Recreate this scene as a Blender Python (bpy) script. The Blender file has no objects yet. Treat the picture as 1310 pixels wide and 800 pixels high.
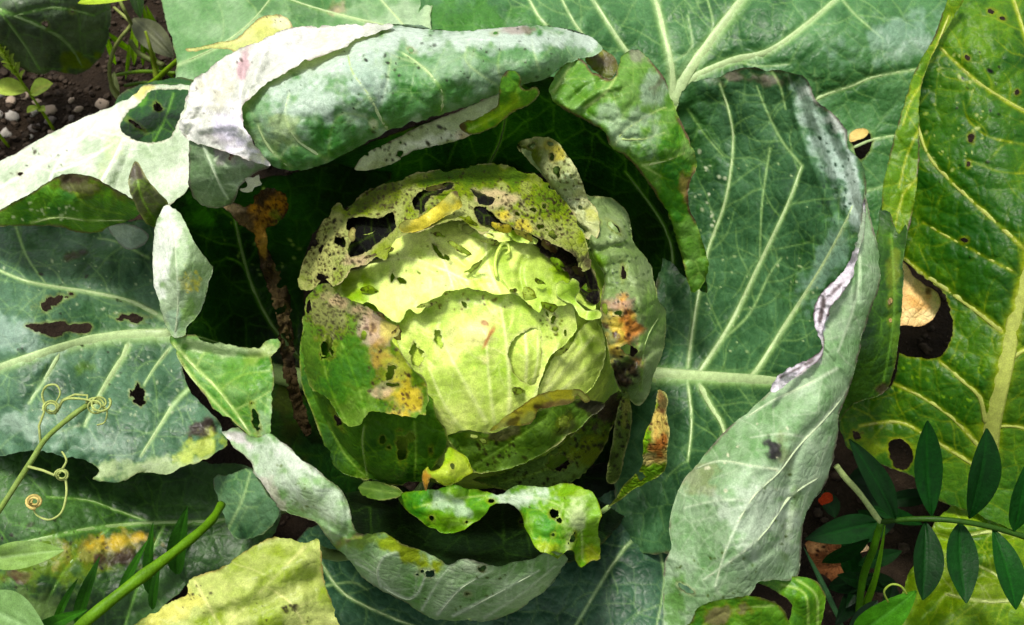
import bpy, math, random
import numpy as np
from mathutils import Vector

# ------------------------------------------------------------------ camera, sky, sun, exposure
SC = bpy.context.scene
COL = SC.collection
W0, H0 = 1310.0, 800.0
HFOV = math.radians(58.0)
FPX = W0 / 2 / math.tan(HFOV / 2)
TILT = math.radians(30.0)                       # angle between the view axis and straight down
HEAD = np.array([0.0, 0.0, 0.17])               # centre of the cabbage head, metres
DIST = 0.60
FWD = np.array([0.0, math.sin(TILT), -math.cos(TILT)])
UPV = np.array([0.0, math.cos(TILT), math.sin(TILT)])
RGT = np.array([1.0, 0.0, 0.0])
CAM = HEAD - DIST * (FWD + RGT * (612 - 655) / FPX + UPV * (400 - 428) / FPX)

cam = bpy.data.cameras.new('camera')
cam.sensor_fit = 'HORIZONTAL'
cam.sensor_width = 36.0
cam.lens = 18.0 / math.tan(HFOV / 2)
cam.clip_start = 0.02
cam.clip_end = 200.0
cam.dof.use_dof = True
cam.dof.focus_distance = 0.50
cam.dof.aperture_fstop = 18.0
camo = bpy.data.objects.new('camera', cam)
camo.location = CAM
camo.rotation_euler = (TILT, 0, 0)
COL.objects.link(camo)
SC.camera = camo

SUN_EL = math.radians(73.0)
SUN_AZ = math.radians(-45.0)                    # from behind the plant, a little to the left (0 = +Y)
wd = bpy.data.worlds.new('World')
SC.world = wd
wd.use_nodes = True
nt = wd.node_tree
sky = nt.nodes.new('ShaderNodeTexSky')
sky.sky_type = 'NISHITA'
sky.sun_disc = False
sky.sun_elevation = SUN_EL
sky.sun_rotation = SUN_AZ
sky.dust_density = 3.0
hz = nt.nodes.new('ShaderNodeHueSaturation')      # milky, thinly overcast sky
hz.inputs['Saturation'].default_value = 0.18
nt.links.new(sky.outputs[0], hz.inputs['Color'])
nt.links.new(hz.outputs[0], nt.nodes['Background'].inputs[0])
nt.nodes['Background'].inputs[1].default_value = 0.086
sl = bpy.data.lights.new('sun', 'SUN')
sl.energy = 2.0
sl.angle = math.radians(11.0)
sl.color = (1.0, 0.95, 0.86)
so = bpy.data.objects.new('sun', sl)
sd = Vector((math.sin(SUN_AZ) * math.cos(SUN_EL), math.cos(SUN_AZ) * math.cos(SUN_EL), math.sin(SUN_EL)))
so.rotation_euler = sd.to_track_quat('Z', 'Y').to_euler()
so.location = (0, 0, 3)
COL.objects.link(so)
SC.view_settings.view_transform = 'Standard'
SC.view_settings.look = 'None'
SC.view_settings.exposure = 1.5
SC.view_settings.gamma = 1.0
SC.render.engine = 'CYCLES'
SC.cycles.max_bounces = 8
SC.cycles.transmission_bounces = 6

# ------------------------------------------------------------------ helpers
RNG = np.random.default_rng(7)
random.seed(7)


def s(r, g, b):
    c = np.array([r, g, b], float) / 255.0
    return np.where(c <= 0.04045, c / 12.92, ((c + 0.055) / 1.055) ** 2.4)


def rays(px, py):
    px = np.asarray(px, float); py = np.asarray(py, float)
    return FWD + (((px - W0 / 2) / FPX)[..., None]) * RGT + (((H0 / 2 - py) / FPX)[..., None]) * UPV


def P(px, py, z):
    """the point at height z (metres above the soil) on the sight line through a photo pixel"""
    d = rays(px, py)
    t = (np.asarray(z, float) - CAM[2]) / d[..., 2]
    return CAM + d * t[..., None]


def depth_of(z, px, py):
    return (np.asarray(z, float) - CAM[2]) / rays(px, py)[..., 2]


def ball_z(px, py, off):
    """height of the surface of the (ball shaped) head, radius R + off"""
    R = HEAD_R + off
    d = rays(px, py)
    L = np.linalg.norm(d, axis=-1)
    dn = d / L[..., None]
    oc = HEAD - CAM
    tca = dn @ oc
    b = np.sqrt(np.maximum(0, (oc @ oc) - tca ** 2))
    t = np.where(b < R, tca - np.sqrt(np.maximum(R * R - b * b, 0)), tca + (b - R) * 1.2)
    return (CAM + dn * t[..., None])[..., 2]


HEAD_R = 0.100


def _hash(ix, iy, seed):
    h = (ix.astype(np.int64) * 374761393 + iy.astype(np.int64) * 668265263 + seed * 1442695041) & 0xFFFFFFFF
    h = ((h ^ (h >> 13)) * 1274126177) & 0xFFFFFFFF
    return ((h ^ (h >> 16)) & 0xFFFFFF) / float(0xFFFFFF)


def noise(x, y, seed=0):
    ix = np.floor(x); iy = np.floor(y)
    fx = x - ix; fy = y - iy
    ux = fx * fx * fx * (fx * (fx * 6 - 15) + 10); uy = fy * fy * fy * (fy * (fy * 6 - 15) + 10)
    a = _hash(ix, iy, seed); b = _hash(ix + 1, iy, seed); c = _hash(ix, iy + 1, seed); d = _hash(ix + 1, iy + 1, seed)
    return (a + (b - a) * ux) * (1 - uy) + (c + (d - c) * ux) * uy


def fbm(x, y, seed=0, o=4):
    v = 0.0; a = 0.5; tot = 0
    for k in range(o):
        v = v + a * noise(x * 2 ** k + 17.3 * k, y * 2 ** k - 9.1 * k, seed + k); tot += a; a *= 0.5
    return v / tot          # 0..1


def cells(x, y, seed=0):
    """distance to the border of jittered cells (in cell units)"""
    ix = np.floor(x); iy = np.floor(y)
    f1 = np.full(x.shape, 9.0); f2 = np.full(x.shape, 9.0)
    for dx in (-1, 0, 1):
        for dy in (-1, 0, 1):
            jx = ix + dx + 0.5 + 0.8 * (_hash(ix + dx, iy + dy, seed) - 0.5)
            jy = iy + dy + 0.5 + 0.8 * (_hash(ix + dx, iy + dy, seed + 5) - 0.5)
            d = np.hypot(x - jx, y - jy)
            f2 = np.minimum(np.maximum(f1, d), f2); f1 = np.minimum(f1, d)
    return f2 - f1


def sstep(a, b, x):
    t = np.clip((x - a) / (b - a), 0, 1)
    return t * t * (3 - 2 * t)


def crom(pts, n=4, closed=False):
    p = np.array(pts, float)
    m = len(p)
    out = []
    rng = range(m) if closed else range(m - 1)
    for i in rng:
        if closed:
            a, b, c, d = p[i - 1], p[i], p[(i + 1) % m], p[(i + 2) % m]
        else:
            a, b, c, d = p[max(i - 1, 0)], p[i], p[i + 1], p[min(i + 2, m - 1)]
        for k in range(n):
            t = k / n
            out.append(0.5 * (2 * b + (c - a) * t + (2 * a - 5 * b + 4 * c - d) * t * t + (3 * b - a - 3 * c + d) * t ** 3))
    if not closed:
        out.append(p[-1])
    return np.array(out)


def seg_dist(x, y, pts, closed=False):
    """distance to a polyline, and the arc parameter 0..1 of the nearest point"""
    p = np.asarray(pts, float)
    q = np.roll(p, -1, 0) if closed else p[1:]
    p = p if closed else p[:-1]
    best = np.full(x.shape, 1e9); par = np.zeros(x.shape)
    ln = np.hypot(*(q - p).T); cum = np.concatenate([[0], np.cumsum(ln)]); tot = max(cum[-1], 1e-6)
    for i in range(len(p)):
        ax, ay = p[i]; bx, by = q[i] - p[i]
        l2 = bx * bx + by * by + 1e-9
        t = np.clip(((x - ax) * bx + (y - ay) * by) / l2, 0, 1)
        d = np.hypot(x - ax - t * bx, y - ay - t * by)
        w = d < best
        best = np.where(w, d, best); par = np.where(w, (cum[i] + t * ln[i]) / tot, par)
    return best, par


def poly_sd(x, y, poly):
    d, _ = seg_dist(x, y, poly, True)
    ins = np.zeros(x.shape, bool)
    n = len(poly)
    for i in range(n):
        x1, y1 = poly[i]; x2, y2 = poly[(i + 1) % n]
        if y1 == y2:
            continue
        c = (y1 > y) != (y2 > y)
        ins ^= c & (x < (x2 - x1) * (y - y1) / (y2 - y1) + x1)
    return np.where(ins, d, -d)


def tps(ctrl):
    c = np.array(ctrl, float)
    X = c[:, :2] / 100.0
    n = len(c)

    def K(A, B):
        r2 = ((A[:, None, :] - B[None]) ** 2).sum(-1)
        return 0.5 * r2 * np.log(r2 + 1e-9)
    M = np.zeros((n + 3, n + 3))
    M[:n, :n] = K(X, X) + np.eye(n) * 0.02
    M[:n, n] = 1; M[:n, n + 1:] = X
    M[n:, :n] = M[:n, n:].T
    w = np.linalg.solve(M, np.concatenate([c[:, 2], [0, 0, 0]]))

    def f(x, y):
        x = np.asarray(x, float); y = np.asarray(y, float)
        Y = np.stack([x.ravel(), y.ravel()], -1) / 100.0
        out = np.empty(len(Y))
        for i in range(0, len(Y), 20000):
            B = Y[i:i + 20000]
            out[i:i + 20000] = K(B, X) @ w[:n] + w[n] + B @ w[n + 1:]
        return out.reshape(x.shape)
    return f


def link(o, parent=None):
    COL.objects.link(o)
    if parent is not None:
        o.parent = parent
    return o


def tag(o, label, cat, group=None, kind=None):
    if label: o['label'] = label
    if cat: o['category'] = cat
    if group: o['group'] = group
    if kind: o['kind'] = kind
    return o


def thing(name, label, cat, loc=(0, 0, 0), group=None):
    o = bpy.data.objects.new(name, None)
    o.empty_display_size = 0.02
    COL.objects.link(o)
    o.location = loc
    return tag(o, label, cat, group)


def mesh_obj(name, verts, faces, mat, parent=None, col=None, smooth=True):
    me = bpy.data.meshes.new(name)
    v = np.asarray(verts, float)
    if parent is not None and parent.parent is None:
        off = np.array(parent.location)
    elif parent is not None:
        off = np.array(parent.parent.location)
    else:
        off = np.zeros(3)
    me.from_pydata((v - off).tolist(), [], [list(map(int, f)) for f in faces])
    if col is not None:
        a = me.attributes.new('Col', 'FLOAT_COLOR', 'POINT')
        c = np.ones((len(v), 4)); cc = np.asarray(col, float)
        c[:, :cc.shape[-1]] = cc
        a.data.foreach_set('color', c.astype(np.float32).ravel())
    if smooth:
        me.polygons.foreach_set('use_smooth', np.ones(len(me.polygons), bool))
    me.materials.append(mat)
    me.update()
    return link(bpy.data.objects.new(name, me), parent)


# ------------------------------------------------------------------ materials
def leaf_material(name, rough=0.45, bump=0.34, spec=0.27, cell=170.0, tboost=(1.25, 1.5, 0.45), speck=0.0):
    m = bpy.data.materials.new(name); m.use_nodes = True
    n = m.node_tree.nodes; l = m.node_tree.links
    n.clear()
    out = n.new('ShaderNodeOutputMaterial')
    at = n.new('ShaderNodeAttribute'); at.attribute_name = 'Col'
    tc = n.new('ShaderNodeTexCoord')
    n1 = n.new('ShaderNodeTexNoise'); n1.inputs['Scale'].default_value = 260; n1.inputs['Detail'].default_value = 6
    n2 = n.new('ShaderNodeTexNoise'); n2.inputs['Scale'].default_value = 1300; n2.inputs['Detail'].default_value = 3
    vo = n.new('ShaderNodeTexVoronoi'); vo.feature = 'DISTANCE_TO_EDGE'; vo.inputs['Scale'].default_value = cell
    for t in (n1, n2, vo):
        l.new(tc.outputs['Object'], t.inputs['Vector'])
    mr = n.new('ShaderNodeMapRange'); mr.inputs[1].default_value = 0.3; mr.inputs[2].default_value = 0.7
    mr.inputs[3].default_value = 0.85; mr.inputs[4].default_value = 1.13
    l.new(n1.outputs[0], mr.inputs[0])
    mr2 = n.new('ShaderNodeMapRange'); mr2.inputs[1].default_value = 0.3; mr2.inputs[2].default_value = 0.7
    mr2.inputs[3].default_value = 0.8; mr2.inputs[4].default_value = 1.18
    l.new(n2.outputs[0], mr2.inputs[0])
    mu = n.new('ShaderNodeMath'); mu.operation = 'MULTIPLY'
    l.new(mr.outputs[0], mu.inputs[0]); l.new(mr2.outputs[0], mu.inputs[1])
    mx = n.new('ShaderNodeVectorMath'); mx.operation = 'SCALE'
    l.new(at.outputs['Color'], mx.inputs[0]); l.new(mu.outputs[0], mx.inputs['Scale'])
    # relief: fine cells and grain
    ve = n.new('ShaderNodeMapRange'); ve.inputs[1].default_value = 0.0; ve.inputs[2].default_value = 0.25
    l.new(vo.outputs['Distance'], ve.inputs[0])
    hs = n.new('ShaderNodeMath'); hs.operation = 'MULTIPLY_ADD'; hs.inputs[1].default_value = 0.6
    n1s = n.new('ShaderNodeMath'); n1s.operation = 'MULTIPLY'; n1s.inputs[1].default_value = 0.45
    l.new(n1.outputs[0], n1s.inputs[0]); l.new(ve.outputs[0], hs.inputs[0]); l.new(n1s.outputs[0], hs.inputs[2])
    hs2 = n.new('ShaderNodeMath'); hs2.operation = 'MULTIPLY_ADD'; hs2.inputs[1].default_value = 0.35
    l.new(n2.outputs[0], hs2.inputs[0]); l.new(hs.outputs[0], hs2.inputs[2])
    bp = n.new('ShaderNodeBump'); bp.inputs['Strength'].default_value = bump; bp.inputs['Distance'].default_value = 0.0011
    l.new(hs2.outputs[0], bp.inputs['Height'])
    bs = n.new('ShaderNodeBsdfPrincipled')
    bs.inputs['Specular IOR Level'].default_value = spec
    rr = n.new('ShaderNodeMapRange'); rr.inputs[1].default_value = 0.3; rr.inputs[2].default_value = 0.7
    rr.inputs[3].default_value = rough - 0.08; rr.inputs[4].default_value = rough + 0.1
    l.new(n1.outputs[0], rr.inputs[0]); l.new(rr.outputs[0], bs.inputs['Roughness'])
    l.new(mx.outputs[0], bs.inputs['Base Color']); l.new(bp.outputs[0], bs.inputs['Normal'])
    tr = n.new('ShaderNodeBsdfTranslucent')
    tm = n.new('ShaderNodeVectorMath'); tm.operation = 'MULTIPLY'; tm.inputs[1].default_value = tboost
    l.new(mx.outputs[0], tm.inputs[0]); l.new(tm.outputs[0], tr.inputs['Color'])
    ms = n.new('ShaderNodeMixShader')
    l.new(at.outputs['Alpha'], ms.inputs[0]); l.new(bs.outputs[0], ms.inputs[1]); l.new(tr.outputs[0], ms.inputs[2])
    l.new(ms.outputs[0], out.inputs[0])
    return m


M_LEAF = leaf_material('leaf_skin')
M_PALE = leaf_material('leaf_underside', rough=0.52, bump=0.36, spec=0.3)
M_HEAD = leaf_material('head_leaf', rough=0.43, bump=0.28, spec=0.35, cell=130, tboost=(1.1, 1.2, 0.6))
M_RIB = leaf_material('leaf_rib', rough=0.4, bump=0.25, cell=60, tboost=(1.1, 1.2, 0.6))
M_WEED = leaf_material('weed_leaf', rough=0.5, bump=0.12, spec=0.14, cell=300)
M_ROT_SHADE = leaf_material('withered_leaf', rough=0.75, bump=0.8, spec=0.1, cell=260, tboost=(1.1, 1.0, 0.6))  # withered leaf skin, shared by the dark sheets that paint shade in head holes


# ------------------------------------------------------------------ leaf sheets
def clip_grid(nx, ny, f):
    """keep the part of a grid where f > 0: vertex index pairs + weights, quads, tris, border segments"""
    N = nx * ny
    idx = np.arange(N).reshape(ny, nx)
    a, b, c, d = idx[:-1, :-1].ravel(), idx[:-1, 1:].ravel(), idx[1:, 1:].ravel(), idx[1:, :-1].ravel()
    ins = f > 0
    cnt = ins[a].astype(int) + ins[b] + ins[c] + ins[d]
    full = cnt == 4
    quads = [np.stack([a, d, c, b], 1)[full]]
    mixm = (cnt > 0) & ~full
    T = np.concatenate([np.stack([a, d, c], 1)[mixm], np.stack([a, c, b], 1)[mixm]])
    k = ins[T].sum(1)
    tris = [T[k == 3]]
    cq, ct, sg = [], [], []          # with edge vertices written as (i, j) pairs
    for r in range(3):
        R = np.roll(T, -r, 1)
        one = (k == 1) & ins[R[:, 0]]
        A, B, C = R[one].T
        ct.append((A, A, A, B, A, C))            # (A,A) (A,B) (A,C)
        sg.append((A, B, A, C))
        two = (k == 2) & ~ins[R[:, 0]]
        A, B, C = R[two].T
        cq.append((A, B, B, B, C, C, A, C))      # ab, b, c, ac
        sg.append((A, C, A, B))

    def key(i, j):
        return np.minimum(i, j) * N + np.maximum(i, j)
    kt = [np.stack([key(q[0], q[1]), key(q[2], q[3]), key(q[4], q[5])], 1) for q in ct]
    kq = [np.stack([key(q[0], q[1]), key(q[2], q[3]), key(q[4], q[5]), key(q[6], q[7])], 1) for q in cq]
    ks = [np.stack([key(q[0], q[1]), key(q[2], q[3])], 1) for q in sg]
    self_ = lambda A: A * N + A
    Q = np.concatenate([self_(quads[0])] + kq); Tt = np.concatenate([self_(tris[0])] + kt); S = np.concatenate(ks)
    u, inv = np.unique(np.concatenate([Q.ravel(), Tt.ravel(), S.ravel()]), return_inverse=True)
    i0, i1 = u // N, u % N
    f0, f1 = f[i0], f[i1]
    den = np.where(np.abs(f0 - f1) < 1e-12, 1, f0 - f1)
    t = np.where(i0 == i1, 0, np.clip(f0 / den, 0, 1))
    nq, n3 = Q.size, Tt.size
    return i0, i1, t, inv[:nq].reshape(-1, 4), inv[nq:nq + n3].reshape(-1, 3), inv[nq + n3:].reshape(-1, 2)


def fast_mesh(name, verts, quads, tris, mat, parent, col):
    me = bpy.data.meshes.new(name)
    off = np.array(parent.location if parent.parent is None else parent.parent.location)
    me.vertices.add(len(verts))
    me.vertices.foreach_set('co', (verts - off).astype(np.float32).ravel())
    li = np.concatenate([quads.ravel(), tris.ravel()]).astype(np.int32)
    me.loops.add(len(li)); me.loops.foreach_set('vertex_index', li)
    npol = len(quads) + len(tris)
    me.polygons.add(npol)
    st = np.concatenate([np.arange(len(quads)) * 4, len(quads) * 4 + np.arange(len(tris)) * 3]).astype(np.int32)
    me.polygons.foreach_set('loop_start', st)
    me.polygons.foreach_set('use_smooth', np.ones(npol, bool))
    me.update(calc_edges=True)
    me.validate()
    a = me.attributes.new('Col', 'FLOAT_COLOR', 'POINT')
    a.data.foreach_set('color', deepen(col).astype(np.float32).ravel())
    me.materials.append(mat)
    return link(bpy.data.objects.new(name, me), parent)


def deepen(col):
    """eyed-in pigment colours are as they look in daylight: turn them into the deeper reflectance of the leaf"""
    c = np.array(col, float)
    l = c[:, :3] @ np.array([0.3, 0.6, 0.1])
    v = c[:, :3] * (np.clip(l, 0.01, 1) ** DEEP_E * DEEP_K)[:, None]
    l = (v @ np.array([0.3, 0.6, 0.1]))[:, None]
    k = 1 + (DEEP_S - 1) * sstep(1.05, 1.3, v[:, 1] / (v[:, 0] + 1e-4))[:, None] * sstep(1.05, 1.35, v[:, 1] / (v[:, 2] + 1e-4))[:, None]
    k = 1 + (k - 1) * sstep(0.34, 0.06, l)          # pale waxy tissue stays grey-green
    c[:, :3] = np.clip(l + (v - l) * k, 0.002, 0.85)
    return c


DEEP_E, DEEP_K, DEEP_S = 0.46, 1.0, 1.5


def lerp(a, b, t):
    t = np.asarray(t)[..., None]
    return a * (1 - t) + np.asarray(b) * t


def ell(x, y, e):
    cx, cy, rx, ry, an = e[:5]
    an = math.radians(an); ca, sa = math.cos(an), math.sin(an)
    u = ((x - cx) * ca + (y - cy) * sa) / rx; v = (-(x - cx) * sa + (y - cy) * ca) / ry
    return np.hypot(u, v)


PAL = {
    'upper': dict(a=s(52, 98, 52), b=s(88, 134, 80), vein=s(166, 196, 134), bloom=s(146, 174, 146), edge=s(110, 96, 70)),
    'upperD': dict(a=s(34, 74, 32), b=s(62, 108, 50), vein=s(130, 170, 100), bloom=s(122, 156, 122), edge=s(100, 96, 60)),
    'green': dict(a=s(62, 112, 40), b=s(110, 156, 62), vein=s(170, 200, 110), bloom=s(165, 190, 150), edge=s(120, 84, 50)),
    'under': dict(a=s(132, 160, 122), b=s(168, 190, 152), vein=s(186, 206, 170), bloom=s(206, 216, 202), edge=s(116, 92, 84)),
    'white': dict(a=s(190, 196, 184), b=s(222, 222, 214), vein=s(240, 240, 230), bloom=s(238, 236, 240), edge=s(150, 130, 110)),
    'yellow': dict(a=s(176, 184, 78), b=s(208, 206, 110), vein=s(220, 220, 140), bloom=s(210, 210, 150), edge=s(150, 110, 50)),
    'lime': dict(a=s(96, 140, 14), b=s(138, 172, 24), vein=s(196, 206, 70), bloom=s(140, 170, 60), edge=s(96, 90, 60)),
    'core': dict(a=s(160, 204, 24), b=s(212, 234, 72), vein=s(230, 238, 160), bloom=s(226, 232, 170), edge=s(190, 206, 120)),
    'holey': dict(a=s(120, 140, 62), b=s(170, 178, 98), vein=s(180, 190, 110), bloom=s(170, 182, 130), edge=s(196, 180, 130)),
    'wrap': dict(a=s(84, 116, 56), b=s(122, 152, 80), vein=s(150, 184, 100), bloom=s(140, 170, 120), edge=s(176, 180, 110)),
}
BROWN = s(92, 62, 36); DARK = s(30, 24, 14); TAN = s(196, 170, 130); ORANGE = s(206, 132, 40)
YEL = s(216, 200, 44); PINK = s(214, 196, 206); LILAC = s(206, 200, 222); WHT = s(238, 238, 232); OLIVE = s(120, 120, 50)
BLUE = s(168, 188, 186); GRN = s(84, 140, 40)


def leaf(parent, name, poly, zs=None, pal='upper', mat=None, step=1.75, veins=(), holes=(), patches=(), seed=1,
         bloom=0.35, net=0.5, lump=0.0022, puck=0.0008, under=False, rolls=(), ruf=0.0, ball=None, dz=0.0, trans=0.16,
         shots=(), specks=(), auto=(24, 34), tear=1.0, edgew=3.0, edgea=0.6, smooth=3, label=None, creases=(), netscale=34.0,
         polyholes=(), lip=0.0, ribmat=None, mott=0.5, pxs=1.0):
    mat = mat or (M_PALE if under else M_LEAF)
    pl = PAL[pal] if isinstance(pal, str) else pal
    rng = np.random.default_rng(seed)
    poly = crom(poly, smooth, True) if smooth > 1 else np.array(poly, float)
    x0, y0 = poly.min(0) - 3; x1, y1 = poly.max(0) + 3
    gx = np.arange(x0, x1 + step, step); gy = np.arange(y0, y1 + step, step)
    nx, ny = len(gx), len(gy)
    X, Y = np.meshgrid(gx, gy); X = X.ravel(); Y = Y.ravel()
    sd_ = poly_sd(X, Y, poly)
    bite = min(1.0, max(0.0, sd_.max() - 12) / 40)       # narrow pieces are not bitten into
    f = sd_ - tear * ((fbm(X / 6, Y / 6, seed, 3) - 0.35) * 2.6 + np.maximum(fbm(X / 24, Y / 24, seed + 77, 3) - 0.54, 0) * 13 * bite)
    hs_ = np.full(X.shape, 99.0)
    nz = (fbm(X / 5, Y / 5, seed + 40, 3) - 0.5) * 1.7
    hl = [tuple(h) + (0,) * (5 - len(h)) for h in holes]
    for n_, cx, cy, rx, ry, r0, r1 in shots:
        for _ in range(n_):
            a_ = rng.uniform(0, 6.28); q = math.sqrt(rng.uniform())
            r = r0 + (r1 - r0) * rng.uniform() ** 2
            hl.append((cx + rx * q * math.cos(a_), cy + ry * q * math.sin(a_), r * rng.uniform(0.8, 1.5), r, rng.uniform(0, 180)))
    for h in hl:
        m = (abs(X - h[0]) < h[2] + h[3] + 9) & (abs(Y - h[1]) < h[2] + h[3] + 9)
        if m.any():
            hs_[m] = np.minimum(hs_[m], (ell(X[m], Y[m], h) - 1 + nz[m] * 0.9) * min(h[2], h[3]))
    for ph in polyholes:
        hs_ = np.minimum(hs_, -poly_sd(X, Y, crom(ph, 3, True)) + nz * 2.5)
    f = np.minimum(f, hs_)
    f = np.where(np.abs(f) < 1e-4, 1e-4, f)
    i0, i1, t, Q, T, S = clip_grid(nx, ny, f)
    x = X[i0] * (1 - t) + X[i1] * t; y = Y[i0] * (1 - t) + Y[i1] * t
    de = sd_[i0] * (1 - t) + sd_[i1] * t
    dh = hs_[i0] * (1 - t) + hs_[i1] * t
    # ---- veins: those given, then side veins grown off them
    vl = []
    for v in veins:
        vl.append((v[0], crom(v[1], 4), v[2], v[3]))
    allv = list(vl)
    if auto:
        gen = [(v, 0) for v in vl]
        while gen:
            (k_, p, w0, w1), lv = gen.pop()
            L = np.concatenate([[0], np.cumsum(np.hypot(*np.diff(p, axis=0).T))])
            sp = auto[0] * (2.0 if lv == 0 else 1.1)
            pos = sp * rng.uniform(0.3, 0.9); side = rng.choice([-1, 1])
            while pos < L[-1]:
                i = min(np.searchsorted(L, pos), len(p) - 1); i = max(i, 1)
                tx, ty = (p[i] - p[i - 1]) / (np.hypot(*(p[i] - p[i - 1])) + 1e-6)
                an = math.radians(rng.uniform(38, 68)) * side
                q = [p[i]]; ln = auto[1] * rng.uniform(0.7, 1.9) * (1 if lv == 0 else 0.5)
                ns = 4
                for _ in range(ns):
                    c, s_ = math.cos(an), math.sin(an)
                    q.append(q[-1] + np.array([tx * c - ty * s_, tx * s_ + ty * c]) * ln / ns)
                    an += rng.uniform(-0.45, 0.3) * side
                e = ('a' if lv == 0 else 'b', crom(q, 2), 2.0 if lv == 0 else 1.3, 0.5)
                allv.append(e)
                if lv == 0: gen.append((e, 1))
                pos += sp * rng.uniform(0.6, 1.4) * 0.6; side = -side
    wx = x + 9 * (fbm(x / 40, y / 40, seed + 3) - 0.5); wy = y + 9 * (fbm(x / 40, y / 40, seed + 4) - 0.5)

    def relief(px, py, ed):
        n_ = len(px)
        vm = np.zeros(n_); vw = np.zeros(n_)
        for k_, p, w0, w1 in allv:
            mg = w0 * 1.5 + 12
            m = np.nonzero((px > p[:, 0].min() - mg) & (px < p[:, 0].max() + mg) & (py > p[:, 1].min() - mg) & (py < p[:, 1].max() + mg))[0]
            if not len(m): continue
            d, par = seg_dist(px[m], py[m], p)
            w = (w0 + (w1 - w0) * par) * 0.5
            st = {'p': 0.75, 'a': 0.36, 'b': 0.16}.get(k_, 1.0)
            vm[m] = np.maximum(vm[m], st * np.exp(-(d / (w + 0.45)) ** 2))
            vw[m] = np.maximum(vw[m], st * min(1, 0.35 + w0 / 9) * np.exp(-(d / (w + 5.5)) ** 2))
        ax = px + 9 * (fbm(px / 40, py / 40, seed + 3) - 0.5); ay = py + 9 * (fbm(px / 40, py / 40, seed + 4) - 0.5)
        c1 = cells(ax / netscale, ay / netscale, seed + 8); c2 = cells(ax / netscale * 2.6, ay / netscale * 2.6, seed + 9)
        sg = 1.0 if under else -1.0
        h = lump * (fbm(px / 70, py / 70, seed + 20, 2) - 0.5) * 3.0
        h = h + puck * sg * (-1) * (sstep(0, 0.5, c1) * 0.9 + sstep(0, 0.45, c2) * 0.22 - 0.5)
        h = h + sg * 0.0016 * vw * min(1.0, puck / 0.0006)
        if ruf:
            h = h + ruf * (noise(px / 19, py / 19, seed + 31) - 0.5) * 2 * np.exp(-np.maximum(ed, 0) / 22)
        else:
            h = h + 0.0016 * (noise(px / 23, py / 23, seed + 31) - 0.5) * 2 * np.exp(-np.maximum(ed, 0) / 16)
        for cr in creases:
            d, _ = seg_dist(px, py, crom(cr[0], 4)); h = h + cr[1] * np.exp(-(d / cr[2]) ** 2)
        return h, vm, c1, c2
    zf = tps(zs) if zs is not None else None

    def zbase(px, py, ed):
        if ball is not None:
            z = ball_z(px, py, ball + (zf(px, py) if zf is not None else 0.0))
        else:
            z = zf(px, py)
        z = z + dz
        if lip and ed is not None:
            z = z + lip * np.exp(-np.maximum(ed, 0) / 9) * (0.4 + 1.2 * noise(px / 26, py / 26, seed + 51))
        for pts, r, dr in rolls:
            d, _ = seg_dist(px, py, crom(pts, 3)); q = np.clip(1 - d / r, 0, 1)
            z = z - dr * (1 - np.sqrt(np.maximum(1 - q * q, 0)))
        return z
    rel, vm, c1, c2 = relief(x, y, de)
    z = zbase(x, y, de) + rel
    V = P(x, y, z)
    # ---- pigments
    n1 = fbm(x / 38, y / 38, seed + 1, 4); n2 = fbm(x / 9, y / 9, seed + 2, 3)
    c = lerp(np.tile(pl['a'], (len(x), 1)), pl['b'], np.clip((n1 - 0.5) * 1.5 + 0.5 + (n2 - 0.5) * mott * 0.7, 0, 1))
    bl = np.clip(bloom + (n1 - 0.5) * 0.7 * min(1, bloom * 2.5) + (n2 - 0.5) * 0.35 * min(1, bloom * 2), 0, 1) * (bloom > 0)
    c = lerp(c, pl['bloom'], bl)
    nm = np.maximum((1 - sstep(0.0, 0.09, c1)) * 0.4, (1 - sstep(0.0, 0.14, c2)) * 0.16) * net * (0.4 + 1.2 * noise(x / 60, y / 60, seed + 71))
    c = lerp(c, pl['vein'], nm)
    c = lerp(c, pl['vein'], vm * 0.95)
    for pt in patches:
        colr, st = pt[0], (pt[6] if len(pt) > 6 else 0.9)
        m = ell(x, y, pt[1:6]) + (fbm(x / 14, y / 14, seed + 60 + int(pt[1]) % 17, 4) - 0.5) * 2.3
        c = lerp(c, colr, sstep(1.35, 0.4, m) * st)
    for sp in specks:
        n_, cx, cy, rx, ry, r0, r1, colr = sp
        for _ in range(n_):
            a_ = rng.uniform(0, 6.28); q = math.sqrt(rng.uniform())
            e = (cx + rx * q * math.cos(a_), cy + ry * q * math.sin(a_), 0, 0, rng.uniform(0, 180))
            r = r0 + (r1 - r0) * rng.uniform() ** 2.5
            m = np.nonzero((abs(x - e[0]) < r * 3 + 3) & (abs(y - e[1]) < r * 3 + 3))[0]
            if len(m):
                dd = ell(x[m], y[m], (e[0], e[1], r * rng.uniform(0.8, 2.0), r, e[4]))
                c[m] = lerp(c[m], colr, sstep(1.5, 0.6, dd) * rng.uniform(0.5, 1))
    ew = edgew * (0.3 + 1.5 * n2)
    c = lerp(c, pl['edge'], sstep(1.0, 0.2, de / np.maximum(ew, 0.3)) * edgea * (0.15 + 0.85 * sstep(0.38, 0.6, fbm(x / 34, y / 34, seed + 90, 3))))
    if hl or polyholes:
        c = lerp(c, pl['vein'] * 0.5 + 0.5 * s(160, 150, 90), sstep(4.0, 1.0, dh) * 0.4)
        c = lerp(c, s(96, 84, 46), sstep(1.6, 0.3, dh) * 0.5 * sstep(0.3, 0.65, fbm(x / 9, y / 9, seed + 97, 2)))
    # ---- cut edges get real thickness
    nv = len(V)
    bi, inv = np.unique(S.ravel(), return_inverse=True)
    Sr = inv.reshape(-1, 2) + nv
    V2 = P(x[bi], y[bi], z[bi] - 0.0011)
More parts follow.
